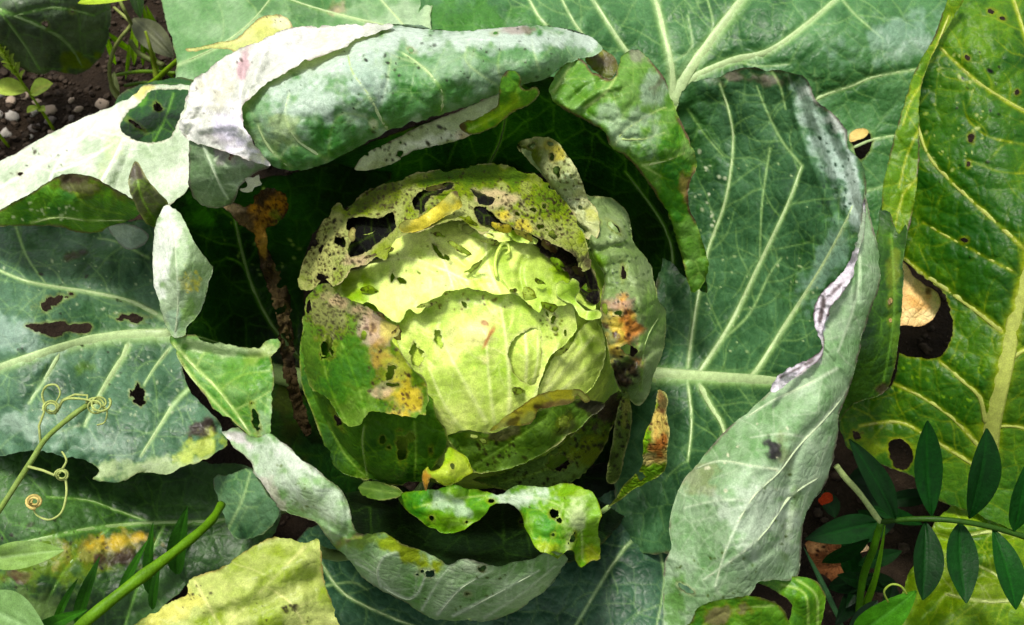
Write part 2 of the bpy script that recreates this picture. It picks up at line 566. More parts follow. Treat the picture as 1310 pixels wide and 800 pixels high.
    R4 = np.stack([S[:, 0], S[:, 1], Sr[:, 1], Sr[:, 0]], 1)
    V = np.concatenate([V, V2]); c = np.concatenate([c, lerp(c[bi], pl['vein'], np.full(len(bi), 0.3))])
    rgba = np.concatenate([np.clip(c, 0.003, 0.92), np.full((len(c), 1), trans)], 1)
    o = fast_mesh(name, V, np.concatenate([Q, R4]), T, mat, parent, rgba)
    if label: o['label'] = label
    # ---- ribs that stand out of the blade
    sub = o if parent.parent is None else parent
    for k_, p, w0, w1 in vl:
        if k_ in 'pab': continue
        p = p[::1]
        sdp = poly_sd(p[:, 0], p[:, 1], poly)
        p = p[sdp > 1.0]
        if len(p) < 3: continue
        hh, _, _, _ = relief(p[:, 0], p[:, 1], np.full(len(p), 50.0))
        zz = zbase(p[:, 0], p[:, 1], None) + hh
        rib(sub, 'midrib' if k_ == 'm' else 'vein', p, zz, w0, w1, pl['vein'] * 0.75 + 0.25 * s(206, 216, 160), ribmat or M_RIB, trans, flat=0.3)
    return o


def rib(parent, name, p, z, w0, w1, colr, mat, trans=0.15, flat=0.55, ns=8):
    C_ = P(p[:, 0], p[:, 1], z)
    n = len(p)
    u = np.linspace(0, 1, n)
    r = (w0 + (w1 - w0) * u) * 0.5 * depth_of(z, p[:, 0], p[:, 1]) / FPX
    r = r * np.clip(np.minimum(u * n + 0.25, (1 - u) * n + 0.25), 0, 1)
    nrm = -rays(p[:, 0], p[:, 1]); nrm /= np.linalg.norm(nrm, axis=1)[:, None]
    return tube(parent, name, C_ - nrm * 0.0002, r, colr, mat, trans, nrm, flat, ns)


def tube(parent, name, C_, r, colr, mat, trans=0.1, nrm=None, flat=1.0, ns=8, var=0.12, seed=3):
    C_ = np.asarray(C_, float); n = len(C_)
    r = np.broadcast_to(np.asarray(r, float), (n,))
    tg = np.gradient(C_, axis=0); tg /= np.linalg.norm(tg, axis=1)[:, None] + 1e-12
    if nrm is None:
        nrm = np.tile(-FWD, (n, 1)) + np.array([0.03, 0.02, 0.0])
    sd2 = np.cross(tg, nrm); sd2 /= np.linalg.norm(sd2, axis=1)[:, None] + 1e-12
    nn = np.cross(sd2, tg)
    th = np.arange(ns) / ns * 2 * np.pi
    r = r * (1 + var * (noise(np.arange(n) * 0.45, np.full(n, seed * 1.7 + r[0] * 900), 5) - 0.5) * 1.6)
    V = C_[:, None] + r[:, None, None] * (np.cos(th)[None, :, None] * sd2[:, None] + flat * np.sin(th)[None, :, None] * nn[:, None])
    V = V.reshape(-1, 3)
    i = np.arange(n - 1)[:, None] * ns; j = np.arange(ns)[None]; k = (j + 1) % ns
    Q = np.stack([i + j, i + k, i + ns + k, i + ns + j], -1).reshape(-1, 4)
    V = np.concatenate([V, C_[:1], C_[-1:]])
    jj = np.arange(ns); kk = (jj + 1) % ns
    T = np.concatenate([np.stack([kk, jj, np.full(ns, n * ns)], 1), np.stack([(n - 1) * ns + jj, (n - 1) * ns + kk, np.full(ns, n * ns + 1)], 1)])
    g = 1 + var * (fbm(np.arange(len(V)) / ns * 0.7, np.zeros(len(V)), seed) - 0.5) * 2
    c = np.clip(np.tile(colr, (len(V), 1)) * g[:, None], 0, 0.92)
    return fast_mesh(name, V, Q, T, mat, parent, np.concatenate([c, np.full((len(V), 1), trans)], 1))


def blade(parent, name, base, tip, width, colr, mat=None, up=None, cup=0.15, bend=0.1, shape=1.0, trans=0.25, n=14, m=6, seed=1, fold=0.0):
    """small leaflet: an elliptic blade from base to tip with a sunken mid-vein, bent and cupped"""
    base = np.asarray(base, float); tip = np.asarray(tip, float)
    ax = tip - base; L = np.linalg.norm(ax); ax = ax / L
    up = np.array([0.0, -0.25, 1.0]) if up is None else np.asarray(up, float)
    sdv = np.cross(ax, up); sdv /= np.linalg.norm(sdv); nv = np.cross(sdv, ax)
    u = np.linspace(0, 1, n + 1)[:, None]; v = np.linspace(-1, 1, 2 * m + 1)[None]
    w = width * 0.5 * np.maximum(np.sin(np.pi * np.clip(u, 0.0, 1) ** shape), 0.0) ** 0.75
    w = np.maximum(w, width * 0.03)
    ctr = base + u * L * ax + (bend * L * (u * (1 - u)) * 2) * nv
    h = cup * w * np.abs(v) ** 1.3 - 0.10 * width * np.exp(-(v / 0.12) ** 2) * (1 - u)
    h = h + 0.05 * width * (noise(u * 5 + 0 * v, v * 2 + 3 + 0 * u, seed) - 0.5)
    Vt = ctr[:, None] + (w * v)[..., None] * sdv + h[..., None] * nv
    nn = 2 * m + 1
    i = np.arange(n)[:, None] * nn; j = np.arange(nn - 1)[None]
    Q = np.stack([i + j, i + j + 1, i + nn + j + 1, i + nn + j], -1).reshape(-1, 4)
    vv = (np.exp(-(v / 0.09) ** 2) + 0 * u).ravel()
    side = (np.exp(-(((u * 7 + np.abs(v) * 1.6) % 1 - 0.5) / 0.12) ** 2) * 0.25 + 0 * v).ravel()
    g = fbm((u * 6 + 0 * v).ravel(), (v * 3 + 0 * u).ravel(), seed)
    c = np.tile(colr, (Vt.reshape(-1, 3).shape[0], 1)) * (0.75 + 0.5 * g)[:, None]
    c = lerp(c, np.minimum(np.asarray(colr) * 1.5, 0.8), np.clip(vv * 0.6 + side * 0.5, 0, 1))
    return fast_mesh(name, Vt.reshape(-1, 3), Q, np.zeros((0, 3), int), mat or M_WEED, parent,
                     np.concatenate([np.clip(c, 0.003, 0.9), np.full((len(c), 1), trans)], 1))


# ------------------------------------------------------------------ soil
def soil_material():
    m = bpy.data.materials.new('soil'); m.use_nodes = True
    n = m.node_tree.nodes; l = m.node_tree.links
    bs = n['Principled BSDF']; bs.inputs['Roughness'].default_value = 0.95; bs.inputs['Specular IOR Level'].default_value = 0.1
    tc = n.new('ShaderNodeTexCoord')
    a = n.new('ShaderNodeTexNoise'); a.inputs['Scale'].default_value = 45; a.inputs['Detail'].default_value = 10; a.inputs['Roughness'].default_value = 0.7
    b = n.new('ShaderNodeTexNoise'); b.inputs['Scale'].default_value = 320; b.inputs['Detail'].default_value = 6
    l.new(tc.outputs['Object'], a.inputs['Vector']); l.new(tc.outputs['Object'], b.inputs['Vector'])
    r = n.new('ShaderNodeValToRGB')
    r.color_ramp.elements[0].position = 0.3; r.color_ramp.elements[0].color = (0.005, 0.0033, 0.002, 1)
    r.color_ramp.elements[1].position = 0.75; r.color_ramp.elements[1].color = (0.022, 0.014, 0.008, 1)
    l.new(a.outputs[0], r.inputs[0])
    bm = n.new('ShaderNodeBump'); bm.inputs['Strength'].default_value = 0.9; bm.inputs['Distance'].default_value = 0.004
    l.new(b.outputs[0], bm.inputs['Height']); l.new(bm.outputs[0], bs.inputs['Normal'])
    l.new(r.outputs[0], bs.inputs['Base Color'])
    return m


def stone_material(name, c1, c2, rough=0.8):
    m = bpy.data.materials.new(name); m.use_nodes = True
    n = m.node_tree.nodes; l = m.node_tree.links
    bs = n['Principled BSDF']; bs.inputs['Roughness'].default_value = rough; bs.inputs['Specular IOR Level'].default_value = 0.12
    tc = n.new('ShaderNodeTexCoord')
    a = n.new('ShaderNodeTexNoise'); a.inputs['Scale'].default_value = 220; a.inputs['Detail'].default_value = 8
    l.new(tc.outputs['Object'], a.inputs['Vector'])
    r = n.new('ShaderNodeValToRGB')
    r.color_ramp.elements[0].position = 0.3; r.color_ramp.elements[0].color = (*c1, 1)
    r.color_ramp.elements[1].position = 0.7; r.color_ramp.elements[1].color = (*c2, 1)
    l.new(a.outputs[0], r.inputs[0]); l.new(r.outputs[0], bs.inputs['Base Color'])
    bm = n.new('ShaderNodeBump'); bm.inputs['Strength'].default_value = 0.6; bm.inputs['Distance'].default_value = 0.001
    l.new(a.outputs[0], bm.inputs['Height']); l.new(bm.outputs[0], bs.inputs['Normal'])
    return m


M_SOIL = soil_material()


def soil_h(x, y):
    return 0.016 * (fbm(x * 14 + 50, y * 14 + 50, 5, 5) - 0.5) + 0.03 * (fbm(x * 3 + 9, y * 3 + 9, 6, 3) - 0.5)


g = np.concatenate([-np.geomspace(60, 1.0, 14), np.linspace(-0.97, 0.97, 280), np.geomspace(1.0, 60, 14)])
GX, GY = np.meshgrid(g, g)
GZ = np.where((abs(GX) < 1.2) & (abs(GY) < 1.2), soil_h(GX, GY), 0.0)
idx = np.arange(GX.size).reshape(GX.shape)
SQ = np.stack([idx[:-1, :-1], idx[:-1, 1:], idx[1:, 1:], idx[1:, :-1]], -1).reshape(-1, 4)
me = bpy.data.meshes.new('soil')
me.from_pydata(np.stack([GX, GY, GZ], -1).reshape(-1, 3).tolist(), [], SQ.tolist())
me.polygons.foreach_set('use_smooth', np.ones(len(me.polygons), bool))
me.materials.append(M_SOIL)
tag(link(bpy.data.objects.new('soil', me)), None, None, kind='structure')

ICO_V = []
ICO_F = []


def lump_shape(seed, n=10, m=7, rough=0.35):
    th = np.arange(n) / n * 2 * np.pi; ph = np.linspace(0, np.pi, m)[1:-1]
    V = [(0, 0, 1)]
    for p_ in ph:
        for t_ in th: V.append((math.sin(p_) * math.cos(t_), math.sin(p_) * math.sin(t_), math.cos(p_)))
    V.append((0, 0, -1)); V = np.array(V)
    k = 1 + rough * (fbm(V[:, 0] * 1.3 + V[:, 2] + seed * 7.1, V[:, 1] * 1.3 - V[:, 2] * 0.7 + seed * 3.3, seed, 3) - 0.5) * 2
    V = V * k[:, None]
    F = [(0, 1 + j, 1 + (j + 1) % n) for j in range(n)]
    for i in range(m - 3):
        for j in range(n):
            F.append((1 + i * n + j, 1 + (i + 1) * n + j, 1 + (i + 1) * n + (j + 1) % n, 1 + i * n + (j + 1) % n))
    b = 1 + (m - 3) * n
    F += [(b + j, len(V) - 1, b + (j + 1) % n) for j in range(n)]
    return V, F


# crumbs of soil and grit: nobody could count them
cv, cf = [], []
shp = [lump_shape(k, 6, 5, 0.6) for k in range(6)]
for k in range(5200):
    if k < 2600:
        q = P(np.array(RNG.uniform(-40, 330)), np.array(RNG.uniform(-30, 260)), np.array(0.0))
    else:
        q = P(np.array(RNG.uniform(330, 1360)), np.array(RNG.uniform(-30, 840)), np.array(0.0))
    V, F = shp[k % 6]
    r = 0.0012 + 0.0045 * RNG.uniform() ** 3
    a_ = RNG.uniform(0, 6.28); ca, sa = math.cos(a_), math.sin(a_)
    U = V * r * np.array([1, RNG.uniform(0.6, 1), RNG.uniform(0.5, 0.9)])
    U = np.stack([U[:, 0] * ca - U[:, 1] * sa, U[:, 0] * sa + U[:, 1] * ca, U[:, 2]], -1)
    b = sum(len(v_) for v_ in cv) if k == 0 else nb
    U = U + np.array([q[0], q[1], float(soil_h(q[0], q[1])) + r * 0.25])
    cv.append(U); cf += [tuple(i + b for i in f_) for f_ in F]
    nb = b + len(U)
me = bpy.data.meshes.new('soil_crumbs')
me.from_pydata(np.concatenate(cv).tolist(), [], cf)
me.materials.append(stone_material('crumb', (0.008, 0.005, 0.003), (0.04, 0.027, 0.017)))
tag(link(bpy.data.objects.new('soil_crumbs', me)), 'loose brown crumbs and grit scattered over the soil', 'soil crumbs', kind='stuff')

# pale pebbles that can be told apart, by the seedlings
M_ST = [stone_material('pebble_grey', (0.14, 0.125, 0.11), (0.4, 0.37, 0.33)), stone_material('pebble_buff', (0.2, 0.14, 0.1), (0.42, 0.34, 0.26)),
        stone_material('pebble_dark', (0.05, 0.04, 0.035), (0.2, 0.17, 0.15))]
pm = []
for k in range(6):
    V, F = lump_shape(20 + k, 9, 7, 0.6)
    for mi in range(3):
        me = bpy.data.meshes.new('pebble'); me.from_pydata(V.tolist(), [], F); me.polygons.foreach_set('use_smooth', np.ones(len(F), bool))
        me.materials.append(M_ST[mi]); pm.append(me)
spots = []
tries = 0
while len(spots) < 40 and tries < 4000:
    tries += 1
    x = RNG.uniform(-10, 150); y = RNG.uniform(118, 205)
    if y < 118 + 0.25 * x * 0.5: continue
    r = RNG.uniform(0.003, 0.0095)
    q = P(np.array(x), np.array(y), np.array(0.0))
    if all(math.hypot(q[0] - w[0], q[1] - w[1]) > (r + w[2]) * 0.95 for w in spots): spots.append((q[0], q[1], r))
for (x, y, r) in spots:
    o = link(bpy.data.objects.new('pebble', pm[RNG.integers(len(pm))]))
    o.location = (x, y, float(soil_h(x, y)) + r * 0.12)
    o.scale = (r, r * RNG.uniform(0.65, 0.95), r * RNG.uniform(0.5, 0.75)); o.rotation_euler = (0, 0, RNG.uniform(0, 6.28))
    tag(o, 'small pale pebble on the bare soil beside the weed seedlings', 'pebble', 'pebbles on the bare soil')

# ------------------------------------------------------------------ the cabbage
CAB = thing('cabbage', 'large insect-eaten green cabbage with its pale head open among spreading outer leaves', 'cabbage')
zz = np.linspace(-0.02, 0.10, 9)
tube(CAB, 'stem', np.stack([0 * zz, 0 * zz, zz], -1), 0.026 - 0.05 * abs(zz - 0.04), s(150, 170, 110), M_RIB, 0.0, nrm=np.tile([1.0, 0, 0], (9, 1)), ns=16)


def petiole(lf, x, y, z, w=20, zc=0.05):
    a = P(np.array(float(x)), np.array(float(y)), np.array(float(z)))
    t = np.linspace(0, 1, 12)[:, None]
    b = np.array([0.016 * np.sign(a[0] or 1), 0.016 * np.sign(a[1] or 1), zc])
    mid = np.array([a[0] * 0.9, a[1] * 0.9, zc])
    c = (1 - t) ** 2 * a + 2 * t * (1 - t) * mid + t ** 2 * b
    tube(lf, 'leaf_stalk', c, np.linspace(w * 0.00025, w * 0.00045, 12), s(150, 176, 112), M_RIB, 0.05)


# ---- back leaf behind the rolled one
o = leaf(CAB, 'outer_leaf', [(545, -30), (600, -80), (720, -120), (900, -140), (1080, -120), (1190, -70), (1228, -14), (1205, 60), (1180, 150), (1165, 250), (1145, 345), (1090, 330), (1000, 260), (860, 220), (780, 170), (640, 110), (560, 90), (535, 40)],
     [(560, 30, .20), (700, 20, .195), (862, 132, .145), (950, 0, .185), (1070, 0, .195), (1210, 10, .19), (1100, 110, .165), (1110, 250, .12), (1150, 250, .12), (900, 170, .135), (700, 110, .17), (1040, 150, .15), (1090, 60, .185), (900, -130, .15), (700, -100, .155), (1120, -90, .155)],
     'upper', seed=11, bloom=0.2, veins=[('m', [(861, 136), (877, 98), (911, 51), (954, -6), (990, -60), (1010, -110)], 19, 7), ('v', [(860, 132), (858, 84), (837, -6)], 13, 8),
      ('v', [(868, 118), (892, 97), (937, 78), (981, 67), (1022, 40), (1074, -4)], 12, 6), ('v', [(840, 105), (800, 64), (756, -4)], 7, 5), ('v', [(760, 62), (735, 30), (715, -8)], 3.5, 2.5), ('v', [(700, 34), (688, 20), (674, -6)], 4.5, 3),
      ('v', [(1000, 165), (1044, 127), (1089, 110), (1120, 98), (1178, 88)], 5, 3), ('v', [(1090, 190), (1116, 179), (1150, 173)], 4, 2.5), ('p', [(1090, 250), (1108, 245), (1140, 235)], 3, 2), ('p', [(905, 60), (912, 30), (905, 0)], 3, 1.5),
      ('p', [(860, 80), (885, 60), (880, 20)], 2.5, 1.2), ('p', [(1078, 0), (1095, 20), (1130, 50)], 3, 1.5), ('p', [(937, 78), (975, 85), (1010, 82)], 2.5, 1.2)],
     patches=[(s(150, 176, 158), 1150, 48, 60, 24, -15, 0.6), (s(160, 180, 166), 1170, 62, 40, 12, -20, 0.4), (GRN, 600, 25, 60, 30, 10, 0.35)], auto=(30, 42), net=0.5, trans=0.16,
     polyholes=[[(1088, 174), (1096, 168), (1110, 167), (1115, 176), (1113, 192), (1102, 204), (1094, 194)]])
petiole(o, 861, 136, .143, 26)
BACK = o
leaf(BACK, 'leaf_fold', [(1086, 172), (1094, 165), (1106, 164), (1112, 168), (1108, 176), (1098, 180), (1088, 182)], [(1087, 174, .165), (1108, 166, .168), (1100, 178, .172)], dict(PAL['yellow'], a=s(200, 170, 90), b=s(216, 190, 120)), seed=111, auto=None, bloom=0)
o = leaf(CAB, 'outer_leaf', [(204, -14), (225, -60), (320, -100), (450, -100), (540, -60), (556, -14), (552, 20), (548, 60), (500, 90), (400, 120), (330, 130), (250, 135), (222, 125), (226, 78), (216, 44), (207, 4)],
     [(210, 0, .17), (225, 110, .19), (400, 10, .2), (550, 20, .205), (300, 60, .205), (420, 100, .21), (500, 40, .205), (340, -90, .165), (500, -70, .17)], dict(PAL['upper'], a=s(86, 132, 78), b=s(122, 162, 108), bloom=s(168, 190, 158)),
     seed=12, bloom=0.28, under=True, veins=[('p', [(540, 70), (545, 35), (550, -10)], 12, 9), ('v', [(530, 50), (505, 20), (480, -8)], 4, 2.5), ('v', [(520, 40), (460, 26), (400, 10), (350, -8)], 5, 3), ('v', [(470, 30), (440, 50), (380, 60)], 3.5, 2), ('v', [(226, 84), (280, 60), (320, 30), (350, -6)], 4, 2.5), ('p', [(310, 60), (330, 20), (310, -5)], 3, 1.5)],
     patches=[(s(176, 198, 160), 525, 28, 40, 30, 0, 0.5), (TAN, 432, 12, 9, 12, 20, 0.7), (s(70, 110, 66), 380, 5, 60, 18, 0, 0.6), (TAN, 590, 5, 10, 6, 0, 0.7)], auto=(34, 40), net=0.25)
petiole(o, 400, 115, .205, 22)

# ---- right cup: inside face, crinkled rim, folded margin with its underside up
CUPZ = [(870, 120, .2), (954, 86, .225), (1032, 101, .25), (1085, 165, .258), (1108, 243, .262), (1104, 300, .255), (843, 480, .11), (920, 484, .13), (990, 491, .17), (1050, 420, .2), (1000, 300, .185), (930, 260, .158),
        (860, 340, .11), (800, 640, .08), (900, 620, .12), (1000, 540, .19), (920, 150, .19), (1050, 200, .225), (1080, 350, .23)]
CUP = leaf(CAB, 'outer_leaf', [(866, 128), (874, 112), (890, 101), (914, 96), (954, 86), (985, 88), (1012, 93), (1032, 101), (1044, 128), (1062, 142), (1083, 165), (1086, 189), (1103, 209), (1109, 243), (1104, 280), (1108, 330), (1090, 400), (1070, 480), (1020, 570), (930, 670), (850, 710), (790, 690), (790, 560), (820, 430), (845, 340), (858, 240)],
     CUPZ, dict(PAL['upper'], a=s(36, 74, 42), b=s(66, 108, 66)), seed=13, bloom=0.18, veins=[('m', [(1010, 492), (987, 489), (917, 484), (843, 480), (800, 478)][::-1], 22, 11),
      ('v', [(955, 482), (967, 476), (1002, 421), (1049, 347), (1082, 286), (1092, 262)], 8, 4), ('v', [(893, 480), (901, 468), (936, 413), (971, 340), (1008, 262), (1026, 212)], 8, 3.5), ('v', [(880, 470), (890, 400), (905, 324), (928, 258), (938, 189), (934, 148), (921, 108)], 5, 2.5),
      ('v', [(895, 492), (910, 520), (925, 545), (932, 580)], 9, 5), ('v', [(880, 490), (885, 540), (880, 590)], 4, 2.5), ('p', [(1026, 212), (1000, 180), (980, 140), (968, 110)], 3, 1.5), ('p', [(930, 430), (960, 400), (985, 350), (1000, 330)], 3, 1.4), ('p', [(985, 190), (975, 260), (972, 330)], 2.5, 1.2),
      ('p', [(880, 140), (900, 170), (925, 200)], 2.5, 1.2), ('p', [(985, 88), (998, 110), (1005, 140)], 3, 1.5)],
     patches=[(GRN, 1060, 330, 26, 70, 30, 0.35), (BLUE, 1060, 330, 20, 60, 30, 0.4), (s(150, 120, 110), 930, 98, 50, 8, 5, 0.5), (s(60, 104, 40), 885, 180, 30, 80, 0, 0.4), (s(164, 186, 168), 1034, 140, 14, 54, -20, 0.8), (s(164, 186, 172), 1066, 198, 17, 60, -28, 0.85), (s(170, 190, 178), 1094, 248, 15, 56, -14, 0.85), (s(206, 212, 204), 1040, 122, 9, 16, -40, 0.7), (s(206, 212, 204), 1076, 160, 9, 20, -45, 0.7), (s(180, 196, 184), 1092, 240, 8, 40, -10, 0.5)],
     creases=[([(1006 + 12 * k, 98 + 6 * k), (1018 + 13 * k, 150 + 4 * k), (1036 + 14 * k, 205 + 3 * k), (1066 + 10 * k, 278 - 2 * k)], (-0.0015 if k % 2 else 0.0014), 4.0) for k in range(5)], ruf=0.003,
     specks=[(26, 900, 250, 40, 60, 1, 3.2, s(196, 206, 170)), (40, 980, 330, 90, 140, 0.8, 1.8, s(170, 190, 140)), (50, 1070, 220, 30, 70, 0.8, 2.2, s(60, 84, 66))], auto=(30, 46), net=0.4, edgew=5, trans=0.1, step=1.6)
petiole(CUP, 845, 480, .108, 30)
leaf(CUP, 'leaf_fold', [(1106, 245), (1102, 289), (1090, 332), (1080, 355), (1062, 372), (1049, 386), (1045, 413), (1051, 445), (1034, 462), (1012, 474), (995, 484), (987, 499), (956, 526), (921, 558), (896, 588), (876, 612), (864, 636), (856, 668), (856, 700), (850, 720), (848, 760), (852, 812), (880, 812), (900, 788), (950, 770), (976, 744), (1020, 740), (1026, 692), (1032, 656), (1060, 612), (1072, 560), (1074, 530), (1090, 488), (1111, 406), (1126, 363), (1125, 325), (1113, 275)],
     [(1106, 250, .282), (1125, 340, .272), (1113, 400, .278), (1087, 495, .275), (1066, 590, .262), (1028, 690, .245), (1020, 735, .235), (1045, 400, .288), (1050, 445, .292), (990, 495, .285), (920, 558, .275), (870, 625, .265), (850, 720, .255), (850, 805, .24), (960, 600, .300), (950, 700, .290), (1060, 500, .302), (900, 770, .262), (1090, 350, .294)],
     dict(PAL['under'], a=s(112, 150, 100), b=s(146, 176, 128), vein=s(184, 204, 166), bloom=s(170, 192, 162)), seed=15, under=True, bloom=0.38, net=0.5, step=1.5, lump=0.003, puck=0.0007, netscale=44, edgew=3.5, edgea=0.85,
     veins=[('v', [(1086, 498), (1050, 540), (1020, 572), (996, 604), (960, 640), (930, 700), (915, 750)], 5, 2), ('v', [(1070, 472), (1030, 494), (990, 512), (955, 534)], 4, 1.6), ('v', [(1048, 610), (1010, 636), (970, 690), (900, 742)], 4.5, 2), ('v', [(1000, 602), (960, 596), (920, 590), (890, 600)], 4, 1.5), ('p', [(960, 640), (920, 640), (875, 650)], 3.5, 1.5), ('p', [(1062, 560), (1050, 590), (1030, 640), (1016, 700)], 3.5, 1.5), ('p', [(1097, 300), (1100, 350), (1090, 400), (1072, 450)], 3.5, 2), ('p', [(1030, 560), (1000, 555), (960, 560)], 3, 1.4)],
     creases=[([(1088, 495), (1060, 530), (1030, 560), (1012, 600), (1005, 660), (1010, 730)], -0.004, 7), ([(1095, 320), (1098, 350), (1096, 385)], -0.003, 3), ([(1010, 640), (1000, 690), (960, 720)], -0.003, 6), ([(1050, 445), (1070, 470), (1086, 496)], -0.003, 4)],
     rolls=[([(1126, 320), (1126, 363), (1111, 406), (1090, 488), (1074, 530), (1072, 560), (1060, 612), (1032, 656), (1022, 738)], 14, 0.012)],
     patches=[(s(46, 40, 46), 989, 576, 11, 15, -20, 0.95), (s(120, 120, 84), 1004, 580, 14, 22, 0, 0.45), (PINK, 1064, 366, 20, 8, -45, 0.9), (LILAC, 1048, 405, 7, 26, 8, 0.85), (PINK, 1018, 473, 34, 8, -24, 0.9), (s(150, 150, 110), 895, 615, 22, 22, 0, 0.5), (s(110, 130, 80), 1010, 670, 8, 40, 10, 0.45), (s(88, 130, 60), 865, 770, 14, 30, 0, 0.6), (s(206, 216, 198), 970, 660, 50, 40, 20, 0.4)],
     specks=[(40, 920, 740, 60, 40, 0.6, 1.8, s(96, 112, 66)), (16, 1000, 640, 30, 60, 0.6, 1.8, s(90, 106, 60)), (14, 960, 580, 60, 80, 1, 2.5, s(206, 206, 170))],
     polyholes=[[(866, 748), (872, 746), (882, 753), (888, 759), (882, 760), (872, 754)]], auto=(30, 60), tear=0.7)
leaf(CUP, 'leaf_fold', [(1105, 244), (1108, 290), (1096, 334), (1090, 356), (1076, 378), (1064, 392), (1060, 404), (1054, 424), (1055, 447), (1046, 464), (1030, 474), (1012, 488), (992, 503), (985, 499), (992, 484), (1006, 472), (1024, 464), (1040, 456), (1051, 444), (1041, 418), (1042, 392), (1052, 372), (1074, 352), (1087, 331), (1100, 290)],
     [(1105, 245, .288), (1103, 300, .294), (1088, 350, .300), (1050, 390, .300), (1048, 440, .302), (1060, 430, .298), (990, 496, .296), (1020, 474, .304)], dict(a=s(150, 140, 146), b=s(208, 200, 210), vein=s(216, 210, 216), bloom=s(220, 214, 224), edge=s(84, 60, 56)), seed=114, under=True, auto=None, bloom=0.3, net=0.2, lump=0.003, puck=0.0012, netscale=14, ruf=0.006, tear=1.6, edgew=2.5, edgea=0.9, step=1.3, lip=0.002,
     patches=[(s(140, 160, 130), 1102, 290, 10, 46, 0, 0.9), (s(96, 76, 74), 1050, 405, 3, 20, 10, 0.9), (s(110, 90, 90), 1068, 372, 16, 3, -45, 0.8), (s(110, 94, 90), 1016, 474, 24, 2.5, -28, 0.8), (s(150, 160, 140), 1058, 440, 8, 10, 0, 0.6)])
leaf(CUP, 'leaf_fold', [(966, 742), (1020, 737), (1044, 743), (1056, 762), (1054, 786), (1042, 815), (1000, 815), (1012, 786), (1010, 770), (990, 756)],
     [(970, 742, .236), (1020, 738, .238), (1056, 764, .225), (1040, 812, .215), (1010, 775, .235), (1035, 765, .244)], 'green', seed=16, bloom=0.1, auto=None, veins=[('p', [(1000, 748), (1030, 760), (1034, 800)], 3, 2), ('p', [(1020, 742), (1044, 762), (1046, 800)], 3, 2)], lump=0.003)
leaf(CUP, 'leaf_fold', [(876, 815), (884, 794), (892, 778), (916, 768), (956, 762), (985, 767), (1000, 776), (1008, 790), (1004, 815)],
     [(880, 812, .255), (892, 780, .268), (956, 764, .274), (1005, 780, .262), (1000, 812, .25), (940, 800, .262)], 'green', seed=17, bloom=0.12, patches=[(s(150, 120, 76), 925, 785, 30, 12, -20, 0.6)], edgew=5, auto=None, veins=[('p', [(900, 800), (940, 780), (990, 775)], 3, 2)], lump=0.003, ruf=0.002)

# ---- rolled top leaf
RZ = [(240, 150, .292), (300, 80, .305), (400, 45, .305), (550, 40, .312), (700, 42, .308), (765, 62, .298), (330, 140, .322), (450, 100, .338), (580, 90, .342), (700, 72, .328), (370, 215, .298), (450, 185, .305), (550, 150, .315), (650, 112, .315), (722, 84, .304), (260, 180, .29)]
ROLL = leaf(CAB, 'outer_leaf', [(300, 70), (335, 53), (375, 36), (419, 36), (480, 32), (541, 31), (578, 40), (639, 35), (688, 32), (729, 37), (756, 47), (771, 62), (760, 72), (724, 82), (699, 101), (668, 110), (632, 125), (564, 148), (497, 170), (456, 190), (409, 213), (369, 220), (345, 211), (322, 180), (300, 130)],
     RZ, dict(PAL['upper'], a=s(60, 120, 44), b=s(116, 160, 100), bloom=s(190, 208, 190)), seed=18, edgea=0.1, bloom=0.36, step=1.6, puck=0.00078, net=0.6, netscale=40,
     veins=[('v', [(372, 214), (345, 190), (330, 160)], 5, 2.5), ('v', [(418, 204), (395, 190), (378, 176), (365, 150), (370, 120)], 5.5, 2.5), ('p', [(420, 204), (424, 165), (440, 145), (480, 154), (470, 154)], 3.5, 1.8), ('v', [(497, 166), (484, 146), (470, 120), (452, 95), (445, 70)], 6, 2.5), ('p', [(484, 146), (494, 110), (500, 75)], 3, 1.5),
            ('v', [(563, 148), (566, 120), (552, 98), (535, 82), (515, 68)], 6, 2.5), ('p', [(552, 98), (540, 85), (500, 70)], 3.2, 1.6), ('p', [(640, 112), (610, 92), (595, 75), (600, 50)], 3, 1.5), ('p', [(640, 100), (637, 80), (642, 60)], 3.2, 1.6), ('p', [(690, 90), (684, 70), (680, 50)], 3.2, 1.6), ('p', [(376, 176), (360, 200), (365, 215)], 3.5, 1.8)],
     patches=[(s(196, 210, 200), 620, 48, 170, 16, 0, 0.7), (s(190, 206, 192), 430, 70, 70, 30, -20, 0.75), (s(186, 204, 196), 470, 100, 26, 40, -20, 0.5), (s(196, 212, 200), 395, 120, 40, 40, -30, 0.55), (s(52, 110, 36), 420, 185, 70, 26, -25, 0.6), (s(56, 116, 36), 530, 138, 70, 22, -20, 0.6), (s(60, 112, 50), 640, 70, 30, 16, 0, 0.4), (s(170, 190, 120), 360, 165, 18, 22, 0, 0.5), (s(190, 200, 150), 478, 158, 7, 6, 0, 0.7), (s(170, 130, 130), 660, 38, 20, 5, 0, 0.5)],
     specks=[(30, 600, 70, 140, 40, 0.9, 2.2, s(50, 50, 40)), (30, 480, 110, 120, 60, 0.8, 2, s(60, 70, 50))], holes=[(527, 64, 4, 2.5, 30), (634, 42, 3.5, 2, -20)],
     rolls=[([(345, 213), (369, 221), (409, 214), (456, 191), (497, 171), (564, 149), (632, 126), (668, 111), (700, 102)], 16, 0.014), ([(375, 34), (480, 30), (578, 40), (690, 32), (756, 47)], 12, 0.01)], auto=(26, 40))
